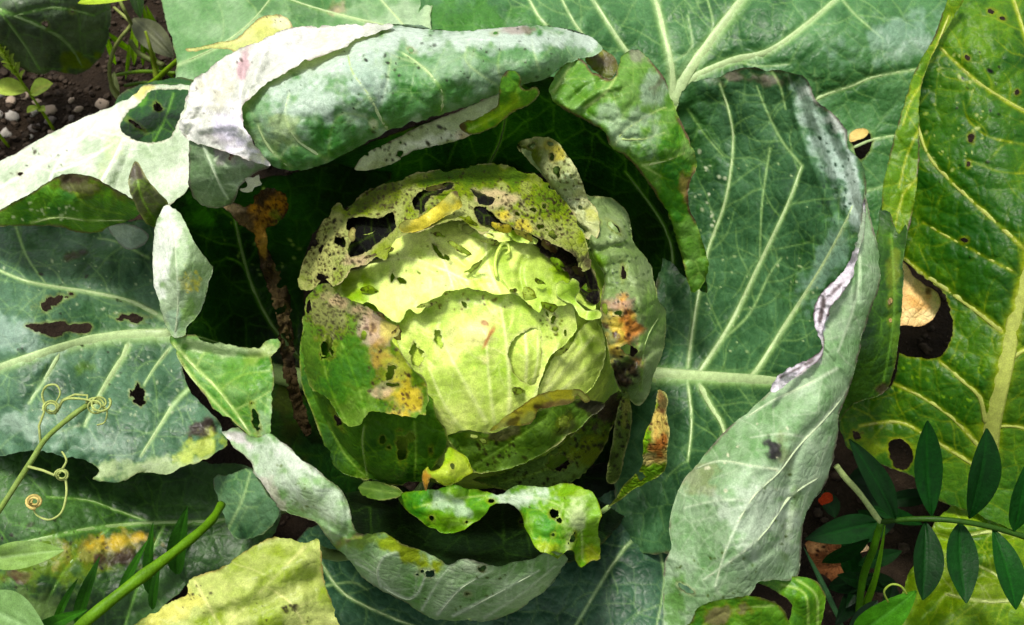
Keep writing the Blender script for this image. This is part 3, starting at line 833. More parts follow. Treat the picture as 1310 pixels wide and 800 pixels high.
leaf(ROLL, 'leaf_fold', [(228, 166), (233, 145), (244, 105), (262, 90), (278, 78), (301, 64), (335, 51), (375, 34), (419, 33), (470, 29), (505, 32), (490, 42), (450, 57), (429, 67), (405, 74), (382, 84), (360, 97), (338, 111), (318, 128), (311, 137), (313, 158), (328, 188), (348, 213), (320, 206), (284, 193), (250, 184)],
     RZ, dict(PAL['white'], a=s(176, 184, 164), b=s(208, 210, 198), bloom=s(226, 222, 224)), seed=19, dz=0.006, under=True, bloom=0.42, lump=0.005, puck=0.0011, netscale=22, net=0.15, ruf=0.002, tear=1.4, edgea=0.5, trans=0.2,
     patches=[(s(196, 150, 160), 311, 82, 6, 26, 6, 0.75), (LILAC, 295, 165, 30, 26, 20, 0.8), (s(170, 160, 160), 290, 180, 30, 8, 10, 0.4), (s(200, 196, 160), 280, 110, 20, 24, 20, 0.5), (s(150, 140, 120), 420, 70, 30, 4, -20, 0.5), (s(214, 208, 170), 400, 55, 26, 10, -20, 0.4)],
     creases=[([(311, 60), (312, 100), (305, 140)], -0.003, 4), ([(260, 95), (265, 130), (240, 170)], -0.004, 7), ([(340, 60), (330, 90), (310, 120)], 0.004, 8), ([(400, 45), (370, 65), (340, 90)], -0.003, 6), ([(255, 165), (300, 160), (320, 180)], 0.004, 7)],
     specks=[(16, 300, 120, 60, 60, 0.8, 1.8, s(110, 96, 84))], auto=None, veins=[('p', [(280, 80), (270, 120), (240, 165)], 4, 2), ('p', [(335, 52), (312, 90), (306, 150)], 4, 2)])
leaf(ROLL, 'leaf_fold', [(452, 217), (466, 198), (500, 180), (540, 160), (590, 140), (640, 118), (662, 112), (652, 142), (601, 174), (571, 184), (531, 193), (504, 209), (472, 219)],
     [(455, 215, .283), (540, 165, .288), (640, 122, .295), (602, 172, .278), (508, 207, .272), (650, 140, .29)], dict(PAL['under'], a=s(136, 152, 84), b=s(184, 194, 130)), seed=20, under=True, bloom=0.3, auto=None, patches=[(TAN, 600, 172, 20, 8, -20, 0.7), (WHT, 560, 178, 40, 8, -20, 0.5)], specks=[(60, 540, 185, 80, 25, 0.9, 2.5, s(70, 70, 40))], shots=[(7, 500, 195, 40, 15, 1.5, 4)])
leaf(ROLL, 'leaf_fold', [(587, 160), (596, 154), (607, 153), (624, 143), (636, 134), (639, 106), (645, 93), (652, 89), (660, 91), (667, 99), (668, 112), (676, 114), (685, 110), (691, 118), (686, 127), (675, 136), (655, 145), (634, 162), (607, 173), (592, 168)],
     [(590, 163, .308), (636, 135, .324), (652, 92, .33), (668, 105, .328), (690, 116, .32), (655, 145, .312), (610, 170, .303), (655, 120, .328)], 'green', seed=21, bloom=0.05, patches=[(BROWN, 590, 160, 8, 6, 0, .8), (BROWN, 645, 94, 6, 5, 0, .8), (s(150, 180, 40), 640, 145, 30, 12, -30, 0.6)], edgew=4, auto=(14, 16), veins=[('p', [(600, 166), (640, 146), (665, 125)], 3, 2)], lump=0.003, ruf=0.002)
# ragged grey-green flap hanging below the white part
leaf(ROLL, 'leaf_fold', [(243, 172), (241, 202), (240, 233), (244, 246), (252, 258), (270, 267), (297, 261), (310, 236), (330, 220), (346, 213), (337, 200), (297, 182), (262, 168)],
     [(243, 178, .288), (241, 235, .268), (260, 265, .252), (305, 245, .268), (343, 212, .288), (297, 190, .292), (280, 225, .285)], dict(PAL['under'], a=s(96, 124, 84), b=s(130, 150, 116)), seed=22, under=True, bloom=0.1, veins=[('v', [(256, 175), (268, 205), (282, 238), (292, 255)], 3.5, 2), ('v', [(275, 205), (286, 195), (296, 190)], 3.5, 2)], patches=[(s(96, 90, 84), 262, 178, 26, 10, 30, 0.7), (s(150, 140, 140), 300, 200, 26, 12, 20, 0.6)], edgew=4, auto=(20, 22), ruf=0.003, shots=[(3, 300, 200, 20, 10, 2, 4)])
leaf(ROLL, 'leaf_fold', [(236, 62), (255, 59), (280, 54), (303, 49), (314, 38), (326, 27), (340, 20), (358, 19), (372, 28), (376, 50), (360, 66), (330, 72), (306, 70), (290, 63), (262, 64), (243, 67)],
     [(238, 64, .272), (304, 57, .292), (340, 25, .294), (370, 33, .294), (345, 55, .298)], dict(PAL['yellow'], a=s(186, 196, 104), b=s(214, 214, 140)), seed=23, bloom=0.1, auto=None, trans=0.3, specks=[(6, 350, 26, 14, 6, .6, 1.4, BROWN)], patches=[(s(216, 212, 110), 338, 38, 12, 14, 20, 0.4), (s(180, 196, 110), 270, 60, 40, 5, 0, .5), (s(226, 226, 190), 360, 30, 14, 10, 0, .6)], veins=[('p', [(238, 65), (300, 55), (325, 40)], 3, 2)])
# right shoulder of the rolled leaf
o = leaf(CAB, 'outer_leaf', [(698, 118), (702, 104), (714, 86), (726, 73), (738, 74), (749, 79), (756, 90), (763, 94), (780, 101), (787, 96), (790, 84), (797, 67), (813, 61), (830, 71), (844, 91), (855, 108), (864, 138), (874, 162), (887, 189), (893, 213), (883, 233), (881, 262), (893, 290), (904, 325), (908, 345), (898, 366), (884, 374), (872, 330), (854, 277), (827, 232), (803, 203), (783, 192), (773, 172), (749, 155), (729, 145), (710, 132)],
     [(726, 73, .298), (800, 70, .293), (860, 130, .272), (893, 213, .25), (905, 345, .195), (885, 370, .185), (702, 118, .296), (760, 160, .296), (800, 200, .282), (855, 272, .238), (800, 120, .312), (850, 190, .285), (755, 100, .302), (878, 290, .225)], 'green', seed=24, lip=0.003, bloom=0.2, step=1.6, puck=0.00102, netscale=30,
     veins=[('v', [(786, 186), (800, 166), (840, 142), (852, 138)], 3.5, 1.5), ('v', [(790, 178), (822, 178), (850, 170)], 3, 1.5), ('v', [(822, 212), (850, 206), (876, 196)], 3.5, 1.5), ('p', [(822, 212), (850, 228), (862, 232)], 2.5, 1.2), ('v', [(748, 138), (775, 118), (788, 98)], 3.5, 2), ('p', [(708, 118), (722, 96), (735, 76)], 4, 2)],
     patches=[(s(176, 194, 176), 838, 112, 16, 34, 20, 0.5), (s(168, 190, 160), 800, 160, 46, 24, 30, 0.55), (s(70, 130, 30), 860, 230, 18, 50, 0, 0.6), (s(176, 150, 60), 880, 235, 10, 26, 10, 0.7), (s(150, 150, 130), 815, 70, 20, 8, 30, 0.7), (s(120, 100, 90), 846, 100, 6, 20, 25, 0.6)], edgew=4.5, edgea=0.9, auto=(16, 24), net=0.7, ruf=0.002, creases=[([(735, 140), (760, 118), (790, 108)], 0.005, 8), ([(730, 130), (752, 112), (775, 104)], -0.004, 6)],
     rolls=[([(710, 134), (729, 146), (749, 156), (773, 173), (783, 193), (803, 204), (827, 233), (854, 278), (872, 332)], 14, 0.012)])
leaf(o, 'leaf_fold', [(748, 74), (764, 62), (778, 66), (788, 76), (790, 90), (781, 102), (766, 96), (754, 86)], [(750, 76, .285), (770, 62, .285), (790, 85, .283), (770, 98, .28)], dict(PAL['green'], a=s(90, 110, 30), b=s(130, 134, 40)), seed=25, bloom=0.0, patches=[(BROWN, 772, 76, 14, 10, 0, 0.6)], edgew=4, auto=None)

# ---- pale leaf on the left lying underside up, with its torn window
o = leaf(CAB, 'outer_leaf', [(-60, 250), (-30, 222), (0, 206), (67, 169), (135, 138), (162, 125), (178, 113), (192, 108), (248, 110), (252, 150), (247, 200), (243, 238), (215, 264), (180, 264), (120, 252), (60, 252), (34, 254), (0, 274), (-30, 282), (-58, 272)],
     [(0, 206, .185), (0, 270, .21), (130, 140, .21), (90, 220, .235), (190, 110, .232), (245, 115, .255), (240, 235, .255), (180, 250, .242), (150, 200, .242), (60, 180, .205)], dict(PAL['white'], a=s(150, 178, 128), b=s(194, 210, 176), bloom=s(222, 226, 216)), seed=26, under=True, bloom=0.42, lump=0.003, netscale=50, trans=0.22, step=1.6,
     polyholes=[[(194, 116), (240, 116), (236, 135), (227, 158), (216, 177), (200, 182), (180, 181), (162, 174), (154, 162), (162, 145), (180, 132)]], holes=[(27, 222, 4, 2, -10)],
     veins=[('v', [(158, 178), (145, 205), (128, 235)], 4, 2), ('p', [(150, 180), (110, 205), (70, 220)], 3, 2), ('p', [(60, 250), (70, 215), (100, 180), (150, 145)], 3.5, 2), ('p', [(0, 240), (60, 205), (120, 165)], 3, 2)], patches=[(s(150, 176, 130), 180, 215, 40, 18, 10, 0.4), (YEL, 180, 118, 14, 8, -30, 0.6), (s(180, 200, 120), 140, 200, 10, 30, 20, 0.4)],
     creases=[([(75, 225), (90, 190), (140, 150)], 0.005, 9), ([(20, 250), (60, 205), (110, 165)], -0.004, 8), ([(150, 235), (165, 200), (170, 185)], -0.004, 8)], auto=(40, 40), net=0.15, specks=[(14, 60, 210, 60, 30, 1, 2.5, s(110, 110, 84))])
PALE = o
leaf(PALE, 'leaf_fold', [(146, 128), (180, 108), (252, 104), (256, 190), (160, 196), (140, 160)], [(150, 130, .195), (250, 105, .215), (250, 190, .215), (145, 180, .2), (200, 150, .205)], 'upperD', seed=27, bloom=0.0, holes=[(201, 137, 5.5, 5.5, 0), (174, 160, 10, 2.6, 36)], veins=[('p', [(222, 120), (212, 150), (195, 185)], 2.5, 1.5)], patches=[(s(120, 170, 50), 182, 128, 6, 14, 10, 0.6)], auto=(20, 22))
leaf(PALE, 'leaf_fold', [(-14, 280), (10, 262), (37, 248), (67, 229), (88, 222), (118, 226), (145, 240), (172, 256), (182, 270), (169, 282), (142, 291), (125, 298), (98, 298), (78, 291), (44, 290), (0, 291), (-14, 291)],
     [(0, 285, .205), (37, 250, .235), (90, 225, .252), (100, 295, .205), (172, 258, .255), (172, 280, .228), (90, 260, .24)], 'green', seed=28, bloom=0.12, patches=[(s(110, 100, 56), 110, 236, 50, 16, 14, 0.75), (s(90, 60, 50), 92, 226, 20, 6, 0, 0.7), (s(60, 96, 36), 140, 268, 40, 18, 10, 0.5)], veins=[('v', [(40, 285), (75, 278), (110, 282), (160, 282)], 3, 1.5), ('p', [(88, 230), (110, 262), (160, 275)], 2.5, 1.5)], specks=[(20, 50, 270, 50, 15, 1, 2, s(190, 206, 150))], edgew=4, auto=(20, 20), ruf=0.003, lump=0.003)
leaf(PALE, 'leaf_fold', [(174, 205), (166, 218), (164, 238), (172, 262), (185, 284), (200, 293), (214, 288), (216, 262), (205, 248), (192, 233), (182, 217)], [(174, 206, .275), (172, 262, .262), (202, 290, .228), (213, 262, .255), (185, 240, .272)], dict(PAL['wrap'], a=s(88, 100, 64), b=s(120, 116, 84)), seed=29, bloom=0.1, patches=[(s(96, 78, 60), 174, 215, 8, 16, 10, 0.8), (s(50, 86, 32), 198, 278, 16, 16, 0, 0.7)], veins=[('p', [(174, 210), (180, 250), (200, 285)], 2.5, 1.5)], auto=(12, 12), edgew=3)

# ---- wide left leaf
o = leaf(CAB, 'outer_leaf', [(-50, 300), (-14, 280), (60, 280), (150, 284), (192, 282), (204, 310), (206, 351), (214, 405), (226, 436), (240, 493), (258, 516), (285, 545), (292, 570), (262, 590), (240, 597), (216, 608), (194, 605), (176, 606), (152, 618), (118, 613), (126, 603), (110, 592), (70, 584), (40, 577), (0, 584), (-40, 580), (-90, 545), (-120, 480), (-115, 400), (-90, 340)],
     [(-110, 450, .135), (-60, 320, .13), (-70, 560, .125), (0, 290, .15), (190, 295, .14), (0, 350, .158), (200, 350, .13), (0, 470, .162), (100, 440, .15), (215, 430, .132), (0, 575, .14), (120, 610, .148), (240, 595, .15), (285, 550, .14), (150, 520, .15), (30, 420, .172), (60, 320, .145), (20, 545, .156)],
     dict(PAL['upper'], a=s(54, 88, 62), b=s(86, 120, 90), bloom=s(146, 172, 152)), seed=30, lip=0.003, bloom=0.24, step=1.6, netscale=40,
     veins=[('m', [(232, 430), (213, 429), (162, 430), (115, 437), (67, 449), (0, 471), (-50, 486), (-100, 498)], 19, 8), ('v', [(210, 408), (169, 387), (118, 375), (61, 366), (27, 358), (-10, 342)], 7, 3), ('v', [(164, 440), (160, 452), (145, 476), (125, 510), (108, 545)], 9, 3.5), ('v', [(76, 452), (57, 486), (37, 516)], 6, 3), ('v', [(218, 445), (199, 469), (184, 493)], 4, 2), ('v', [(244, 495), (224, 515), (208, 540), (180, 584)], 6, 3),
            ('p', [(190, 330), (150, 310), (125, 305)], 3, 1.5), ('p', [(118, 437), (100, 420), (60, 410)], 3, 1.5), ('p', [(20, 290), (35, 330), (60, 365)], 3, 1.5)],
     holes=[(69, 385, 16, 5, -17), (60, 390, 5, 7, 10), (168, 407, 16, 4.5, 3), (177, 506, 8.5, 12, -8), (91, 376, 3, 2, 0)], polyholes=[[(32, 416), (60, 414), (82, 410), (88, 415), (112, 414), (117, 420), (108, 427), (88, 424), (70, 432), (58, 428), (40, 421)]],
     patches=[(s(90, 80, 40), 89, 328, 11, 7, 0, .9), (s(70, 60, 30), 108, 323, 9, 6, 0, .9), (s(70, 50, 34), 262, 551, 20, 13, -8, 0.95), (s(160, 184, 168), 20, 432, 50, 24, 14, 0.65), (s(170, 192, 172), 20, 545, 50, 18, 10, 0.6), (s(176, 196, 140), 190, 600, 90, 12, -5, 0.85), (s(190, 206, 90), 262, 572, 36, 14, -25, 0.75), (s(170, 190, 172), 150, 570, 40, 14, 10, 0.4), (s(70, 110, 60), 140, 400, 50, 20, 0, 0.35), (s(120, 150, 60), 110, 470, 12, 10, 0, 0.4)],
     specks=[(90, 150, 500, 120, 80, 0.7, 1.7, s(170, 186, 150)), (40, 100, 360, 100, 60, 0.7, 1.7, s(170, 186, 150)), (20, 100, 420, 100, 80, 0.8, 2, s(46, 50, 36))], ruf=0.005, auto=(24, 36), net=0.45, edgew=3, edgea=0.4)
petiole(o, 232, 431, .128, 24)
leaf(o, 'leaf_fold', [(138, 290), (150, 286), (172, 288), (190, 300), (186, 312), (168, 320), (155, 314), (144, 302)], [(140, 290, .158), (188, 302, .165), (165, 318, .15), (165, 298, .17)], dict(PAL['under'], a=s(130, 152, 140), b=s(170, 186, 176)), seed=31, under=True, bloom=0.3, auto=None)

# ---- torn, twisted leaf running down the left side and round the bottom as a bowl
TW = leaf(CAB, 'outer_leaf', [(281, 553), (290, 549), (304, 547), (320, 558), (334, 556), (344, 551), (360, 564), (380, 580), (400, 596), (420, 613), (437, 627), (448, 652), (453, 674), (462, 683), (476, 680), (490, 679), (514, 695), (538, 703), (558, 710), (574, 722), (586, 716), (598, 714), (613, 719), (637, 724), (650, 720), (661, 717), (677, 716), (697, 707), (712, 706), (728, 714), (716, 735), (697, 756), (661, 783), (617, 796), (574, 794), (550, 791), (518, 771), (486, 755), (462, 738), (447, 717), (427, 699), (412, 680), (403, 668), (375, 659), (359, 652), (347, 637), (332, 615), (324, 605), (320, 590), (300, 574)],
     [(281, 553, .222), (344, 552, .245), (320, 590, .235), (400, 596, .268), (360, 645, .238), (437, 628, .266), (405, 667, .236), (385, 625, .27), (430, 660, .262), (455, 688, .25), (430, 700, .228), (490, 681, .25), (560, 712, .247), (660, 719, .242), (725, 716, .235), (455, 726, .214), (518, 770, .195), (617, 794, .185), (697, 754, .205), (580, 752, .230), (500, 715, .242), (650, 755, .227)],
     dict(PAL['under'], a=s(108, 150, 88), b=s(146, 180, 122), bloom=s(184, 202, 172)), seed=32, lip=0.003, under=True, bloom=0.2, step=1.5, lump=0.003, puck=0.0008, tear=1.1,
     holes=[(550, 734, 5, 4, -30), (540, 731, 2.5, 2, 0), (534, 735, 1.8, 1.8, 0), (617, 728, 4.5, 4, 0), (598, 760, 3, 2, 0)],
     patches=[(s(196, 208, 190), 350, 590, 40, 46, -40, 0.6), (s(196, 208, 188), 400, 630, 50, 22, 40, 0.5), (s(206, 212, 200), 366, 578, 34, 10, 40, 0.6), (s(140, 176, 112), 395, 628, 30, 10, 40, 0.5), (PINK, 300, 560, 18, 8, 25, 0.6), (s(206, 190, 180), 345, 628, 10, 26, -30, 0.5), (s(146, 160, 50), 520, 706, 44, 13, 28, 0.85), (s(150, 120, 70), 448, 690, 16, 5, -30, 0.6), (s(190, 206, 170), 600, 724, 20, 9, 0, 0.6), (s(150, 180, 70), 472, 690, 26, 9, -5, 0.6)],
     veins=[('p', [(344, 560), (380, 610), (430, 670)], 3, 2), ('v', [(487, 750), (483, 730), (492, 712), (510, 706)], 3.5, 1.5), ('v', [(492, 752), (520, 766), (535, 758), (545, 735)], 4, 1.5), ('v', [(560, 786), (590, 752), (630, 730)], 3.5, 1.2), ('v', [(580, 788), (630, 762), (690, 730)], 3.5, 1.2), ('p', [(620, 790), (660, 765), (710, 725)], 3, 1.2), ('p', [(540, 780), (560, 745), (575, 725)], 3, 1.2), ('p', [(455, 720), (480, 735), (500, 755)], 3, 1.2)],
     creases=[([(442, 640), (446, 672), (432, 700)], -0.003, 5), ([(412, 672), (440, 690), (462, 690)], 0.003, 4)],
     rolls=[([(427, 700), (447, 718), (462, 739), (486, 756), (518, 772), (550, 792), (617, 797), (661, 784), (697, 757), (728, 714)], 22, 0.018), ([(344, 552), (400, 596), (437, 627), (448, 652)], 9, 0.007)], auto=(24, 30), specks=[(20, 580, 750, 100, 30, 0.6, 1.6, s(84, 96, 56)), (30, 390, 620, 60, 50, 0.6, 1.8, s(120, 136, 96))], edgea=0.5)
petiole(TW, 600, 780, .185, 20)
leaf(TW, 'leaf_fold', [(216, 432), (230, 430), (246, 427), (270, 434), (296, 441), (324, 444), (336, 438), (345, 433), (358, 429), (360, 444), (348, 457), (351, 479), (350, 517), (347, 553), (330, 562), (320, 562), (304, 545), (276, 528), (260, 504), (241, 480), (228, 459)],
     [(216, 432, .235), (358, 432, .252), (290, 470, .232), (350, 500, .238), (255, 500, .222), (346, 552, .238), (300, 545, .225), (300, 438, .246), (320, 500, .245)], dict(PAL['green'], a=s(92, 140, 74), b=s(136, 174, 108)), seed=34, bloom=0.15, veins=[('v', [(222, 440), (250, 470), (285, 505), (320, 555)], 5, 3), ('v', [(226, 452), (245, 482), (275, 515), (312, 552)], 4.5, 3), ('p', [(252, 468), (262, 450), (275, 445)], 3, 1.5), ('p', [(280, 500), (310, 480), (345, 475)], 2.5, 1.2), ('p', [(300, 525), (330, 510), (346, 500)], 2.5, 1.2)], holes=[(327, 538, 4, 17, -12)], patches=[(s(176, 200, 140), 290, 446, 60, 8, 4, 0.8), (s(176, 190, 120), 335, 450, 20, 14, -20, 0.6), (s(170, 190, 160), 330, 545, 18, 24, 0, 0.4), (s(84, 136, 50), 310, 480, 30, 20, 0, 0.4)], creases=[([(240, 445), (280, 455), (330, 458)], -0.004, 6)], auto=(18, 22), edgew=3.5, tear=1.3)
leaf(TW, 'leaf_fold', [(213, 262), (222, 266), (233, 275), (243, 297), (256, 321), (267, 334), (273, 346), (266, 368), (260, 392), (252, 406), (243, 416), (236, 430), (222, 433), (213, 419), (202, 385), (196, 361), (195, 317), (199, 286), (205, 270)],
     [(213, 262, .268), (196, 330, .252), (273, 346, .252), (232, 345, .275), (223, 432, .235), (262, 392, .248), (215, 300, .272)], dict(PAL['under'], a=s(134, 170, 106), b=s(170, 196, 146)), seed=35, under=True, bloom=0.2, trans=0.25, veins=[('v', [(224, 430), (228, 390), (226, 340), (222, 300), (214, 266)], 3, 1.5), ('p', [(226, 400), (240, 380), (245, 350)], 2.5, 1.2)], patches=[(s(222, 228, 216), 210, 320, 14, 60, 4, 0.85), (s(206, 214, 196), 222, 290, 14, 24, -20, 0.6), (YEL, 245, 360, 12, 14, 0, 0.25), (s(130, 176, 70), 246, 395, 14, 24, 20, 0.6), (s(150, 176, 160), 222, 408, 10, 16, 0, 0.5)], specks=[(26, 245, 360, 12, 16, 1, 2.6, s(216, 206, 90))], auto=(20, 18), edgew=2, edgea=0.3, lump=0.004)

# ---- inner faces of the cup round the head, their colour darkened to deepen the shade
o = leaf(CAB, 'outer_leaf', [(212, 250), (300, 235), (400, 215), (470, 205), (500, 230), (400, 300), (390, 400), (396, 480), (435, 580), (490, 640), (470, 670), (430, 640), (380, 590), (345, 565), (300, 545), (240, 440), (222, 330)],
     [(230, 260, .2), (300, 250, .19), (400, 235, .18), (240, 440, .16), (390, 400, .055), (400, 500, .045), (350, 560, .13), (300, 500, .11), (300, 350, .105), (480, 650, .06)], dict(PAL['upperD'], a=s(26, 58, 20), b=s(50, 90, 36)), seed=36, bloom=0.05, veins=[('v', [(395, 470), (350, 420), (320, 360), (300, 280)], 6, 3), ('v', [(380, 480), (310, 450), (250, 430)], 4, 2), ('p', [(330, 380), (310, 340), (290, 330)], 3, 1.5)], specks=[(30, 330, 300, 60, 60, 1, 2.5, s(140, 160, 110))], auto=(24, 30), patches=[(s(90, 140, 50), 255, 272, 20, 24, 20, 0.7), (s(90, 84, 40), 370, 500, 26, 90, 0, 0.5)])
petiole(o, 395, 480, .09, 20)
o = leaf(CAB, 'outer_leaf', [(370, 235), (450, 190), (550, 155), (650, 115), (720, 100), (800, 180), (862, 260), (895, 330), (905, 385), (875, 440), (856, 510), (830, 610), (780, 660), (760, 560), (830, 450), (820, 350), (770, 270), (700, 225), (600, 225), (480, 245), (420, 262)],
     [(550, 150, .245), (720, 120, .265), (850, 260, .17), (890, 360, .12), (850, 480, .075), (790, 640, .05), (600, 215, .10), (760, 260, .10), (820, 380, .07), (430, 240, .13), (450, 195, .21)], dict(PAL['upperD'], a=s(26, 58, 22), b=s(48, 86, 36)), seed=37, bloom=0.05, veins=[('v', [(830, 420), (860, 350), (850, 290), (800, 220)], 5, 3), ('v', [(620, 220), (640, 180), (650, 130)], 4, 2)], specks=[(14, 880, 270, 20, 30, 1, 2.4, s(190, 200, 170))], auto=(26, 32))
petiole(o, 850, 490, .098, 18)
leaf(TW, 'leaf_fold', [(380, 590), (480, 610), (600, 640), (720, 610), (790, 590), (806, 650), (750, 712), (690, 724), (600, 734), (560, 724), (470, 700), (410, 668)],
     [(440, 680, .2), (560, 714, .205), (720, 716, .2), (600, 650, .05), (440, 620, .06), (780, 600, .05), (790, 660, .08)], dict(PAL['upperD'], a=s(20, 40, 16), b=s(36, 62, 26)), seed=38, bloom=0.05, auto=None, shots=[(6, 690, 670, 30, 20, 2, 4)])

# ---- lower leaves
o = leaf(CAB, 'outer_leaf', [(380, 690), (440, 660), (520, 690), (640, 690), (760, 640), (800, 620), (880, 640), (890, 815), (800, 865), (640, 880), (500, 860), (420, 815), (400, 760)],
     [(400, 690, .1), (560, 800, .085), (700, 720, .08), (860, 640, .07), (850, 800, .085), (440, 790, .11), (640, 690, .06), (640, 870, .065)], dict(PAL['upper'], a=s(44, 80, 58), b=s(72, 108, 84)), seed=39, bloom=0.15, veins=[('v', [(410, 720), (440, 760), (500, 790), (560, 812)], 4, 2.5), ('v', [(860, 660), (800, 700), (730, 812)], 4, 2.5), ('p', [(415, 750), (450, 745), (470, 755)], 3, 1.5), ('p', [(840, 690), (850, 740), (840, 800)], 3, 1.5)], auto=(28, 40))
petiole(o, 700, 690, .075, 18)
o = leaf(CAB, 'outer_leaf', [(160, 815), (170, 798), (200, 780), (224, 766), (238, 760), (241, 742), (262, 733), (280, 728), (296, 716), (320, 700), (344, 688), (372, 684), (392, 691), (404, 686), (413, 688), (412, 720), (418, 752), (437, 796), (440, 820), (400, 850), (300, 862), (210, 845)],
     [(170, 800, .195), (240, 745, .188), (344, 688, .195), (412, 690, .208), (436, 796, .19), (320, 760, .215), (270, 790, .205), (380, 720, .21), (300, 855, .175), (420, 840, .175)], dict(PAL['yellow'], a=s(152, 176, 70), b=s(194, 206, 106)), seed=40, bloom=0.15, trans=0.28, lump=0.005, ruf=0.005, lip=0.004, tear=1.5, veins=[('p', [(250, 745), (275, 790), (290, 812)], 4, 2.5), ('p', [(390, 700), (350, 740), (290, 800)], 4, 2), ('p', [(340, 750), (370, 770), (390, 800)], 3, 1.5)],
     patches=[(s(150, 176, 60), 330, 755, 60, 14, -30, 0.5), (s(140, 166, 50), 320, 780, 40, 12, -10, 0.4), (s(216, 206, 90), 220, 785, 40, 16, -30, 0.5), (s(206, 190, 130), 415, 720, 8, 30, 0, 0.6), (s(140, 164, 60), 345, 705, 26, 10, 0, 0.4)], specks=[(18, 250, 765, 22, 22, 0.7, 2.2, s(70, 60, 36)), (14, 360, 785, 60, 20, 0.6, 1.8, s(90, 84, 40)), (10, 372, 778, 10, 5, 1.5, 4, s(80, 76, 36))], auto=(26, 40), net=0.2, creases=[([(260, 740), (330, 735), (400, 700)], 0.006, 14), ([(270, 790), (340, 770), (400, 740)], -0.006, 12)])
petiole(o, 400, 700, .2, 12)
o = leaf(CAB, 'outer_leaf', [(-60, 575), (-14, 560), (60, 565), (150, 580), (260, 590), (330, 600), (360, 660), (320, 720), (250, 745), (200, 790), (170, 840), (90, 870), (0, 860), (-70, 810), (-100, 720), (-95, 640)],
     [(0, 580, .11), (0, 800, .10), (160, 690, .095), (330, 650, .08), (250, 740, .08), (120, 800, .085), (60, 660, .115), (160, 600, .085), (-90, 720, .085), (60, 860, .07)], dict(PAL['upperD'], a=s(44, 74, 40), b=s(84, 116, 64)), seed=41, bloom=0.15, veins=[('m', [(330, 660), (260, 668), (190, 670), (120, 676), (50, 690), (-14, 705)], 7, 4), ('v', [(190, 668), (140, 650), (110, 640), (60, 636)], 3.5, 2), ('v', [(140, 676), (90, 720), (60, 770)], 3.5, 2), ('v', [(210, 672), (180, 740), (160, 800)], 3.5, 2)],
     patches=[(s(216, 176, 30), 150, 694, 38, 10, -4, 0.95), (s(190, 170, 40), 120, 704, 50, 16, -10, 0.6), (s(84, 52, 26), 152, 714, 30, 11, -4, 0.9), (s(110, 60, 36), 22, 737, 16, 8, -6, 0.85), (s(140, 160, 110), 40, 780, 60, 30, 0, 0.5), (s(130, 150, 70), 60, 720, 70, 26, -10, 0.5)], specks=[(40, 60, 710, 80, 50, 1, 3, s(50, 46, 24))], auto=(26, 36))
petiole(o, 335, 655, .08, 14)
leaf(o, 'leaf_fold', [(272, 612), (296, 606), (322, 600), (346, 636), (358, 655), (342, 680), (316, 690), (296, 686), (284, 660)], [(275, 612, .125), (325, 602, .14), (356, 656, .135), (300, 685, .105), (318, 645, .135)], dict(PAL['upper'], a=s(70, 106, 72), b=s(100, 132, 96)), seed=42, bloom=0.25, auto=(16, 16), veins=[('p', [(290, 680), (310, 640), (320, 605)], 3, 2)], ruf=0.003)

# ------------------------------------------------------------------ the head
def head_core():
    n, m = 120, 80
    th = np.arange(n) / n * 2 * np.pi; ph = np.linspace(0.02, np.pi - 0.02, m)
    T_, Ph = np.meshgrid(th, ph)
    D = np.stack([np.sin(Ph) * np.cos(T_), np.sin(Ph) * np.sin(T_), np.cos(Ph)], -1).reshape(-1, 3)
    r = HEAD_R * (0.985 + 0.02 * (fbm(D[:, 0] * 3 + 5, D[:, 1] * 3 + D[:, 2] * 2, 3) - 0.5))
    V = HEAD + D * r[:, None]
    i = np.arange(m - 1)[:, None] * n; j = np.arange(n)[None]; k = (j + 1) % n
    Q = np.stack([i + j, i + n + j, i + n + k, i + k], -1).reshape(-1, 4)
    nz = fbm(D[:, 0] * 6, D[:, 1] * 6 + D[:, 2] * 4, 9)
    c = lerp(np.tile(s(160, 204, 40), (len(V), 1)), s(212, 232, 96), nz)
    st = np.exp(-((np.arctan2(D[:, 1], D[:, 0]) * 9 / 6.283) % 1 - 0.5) ** 2 / 0.002) * 0.5
    c = lerp(c, s(216, 226, 150), st)
    return fast_mesh('head', V, Q, np.zeros((0, 3), int), M_HEAD, CAB, np.concatenate([c, np.full((len(c), 1), 0.12)], 1))


HD = head_core()
HD['label'] = 'pale yellow-green cabbage head eaten by insects'
KW = dict(mat=M_HEAD, trans=0.15, net=0.3, bloom=0.25, under=True, netscale=70)
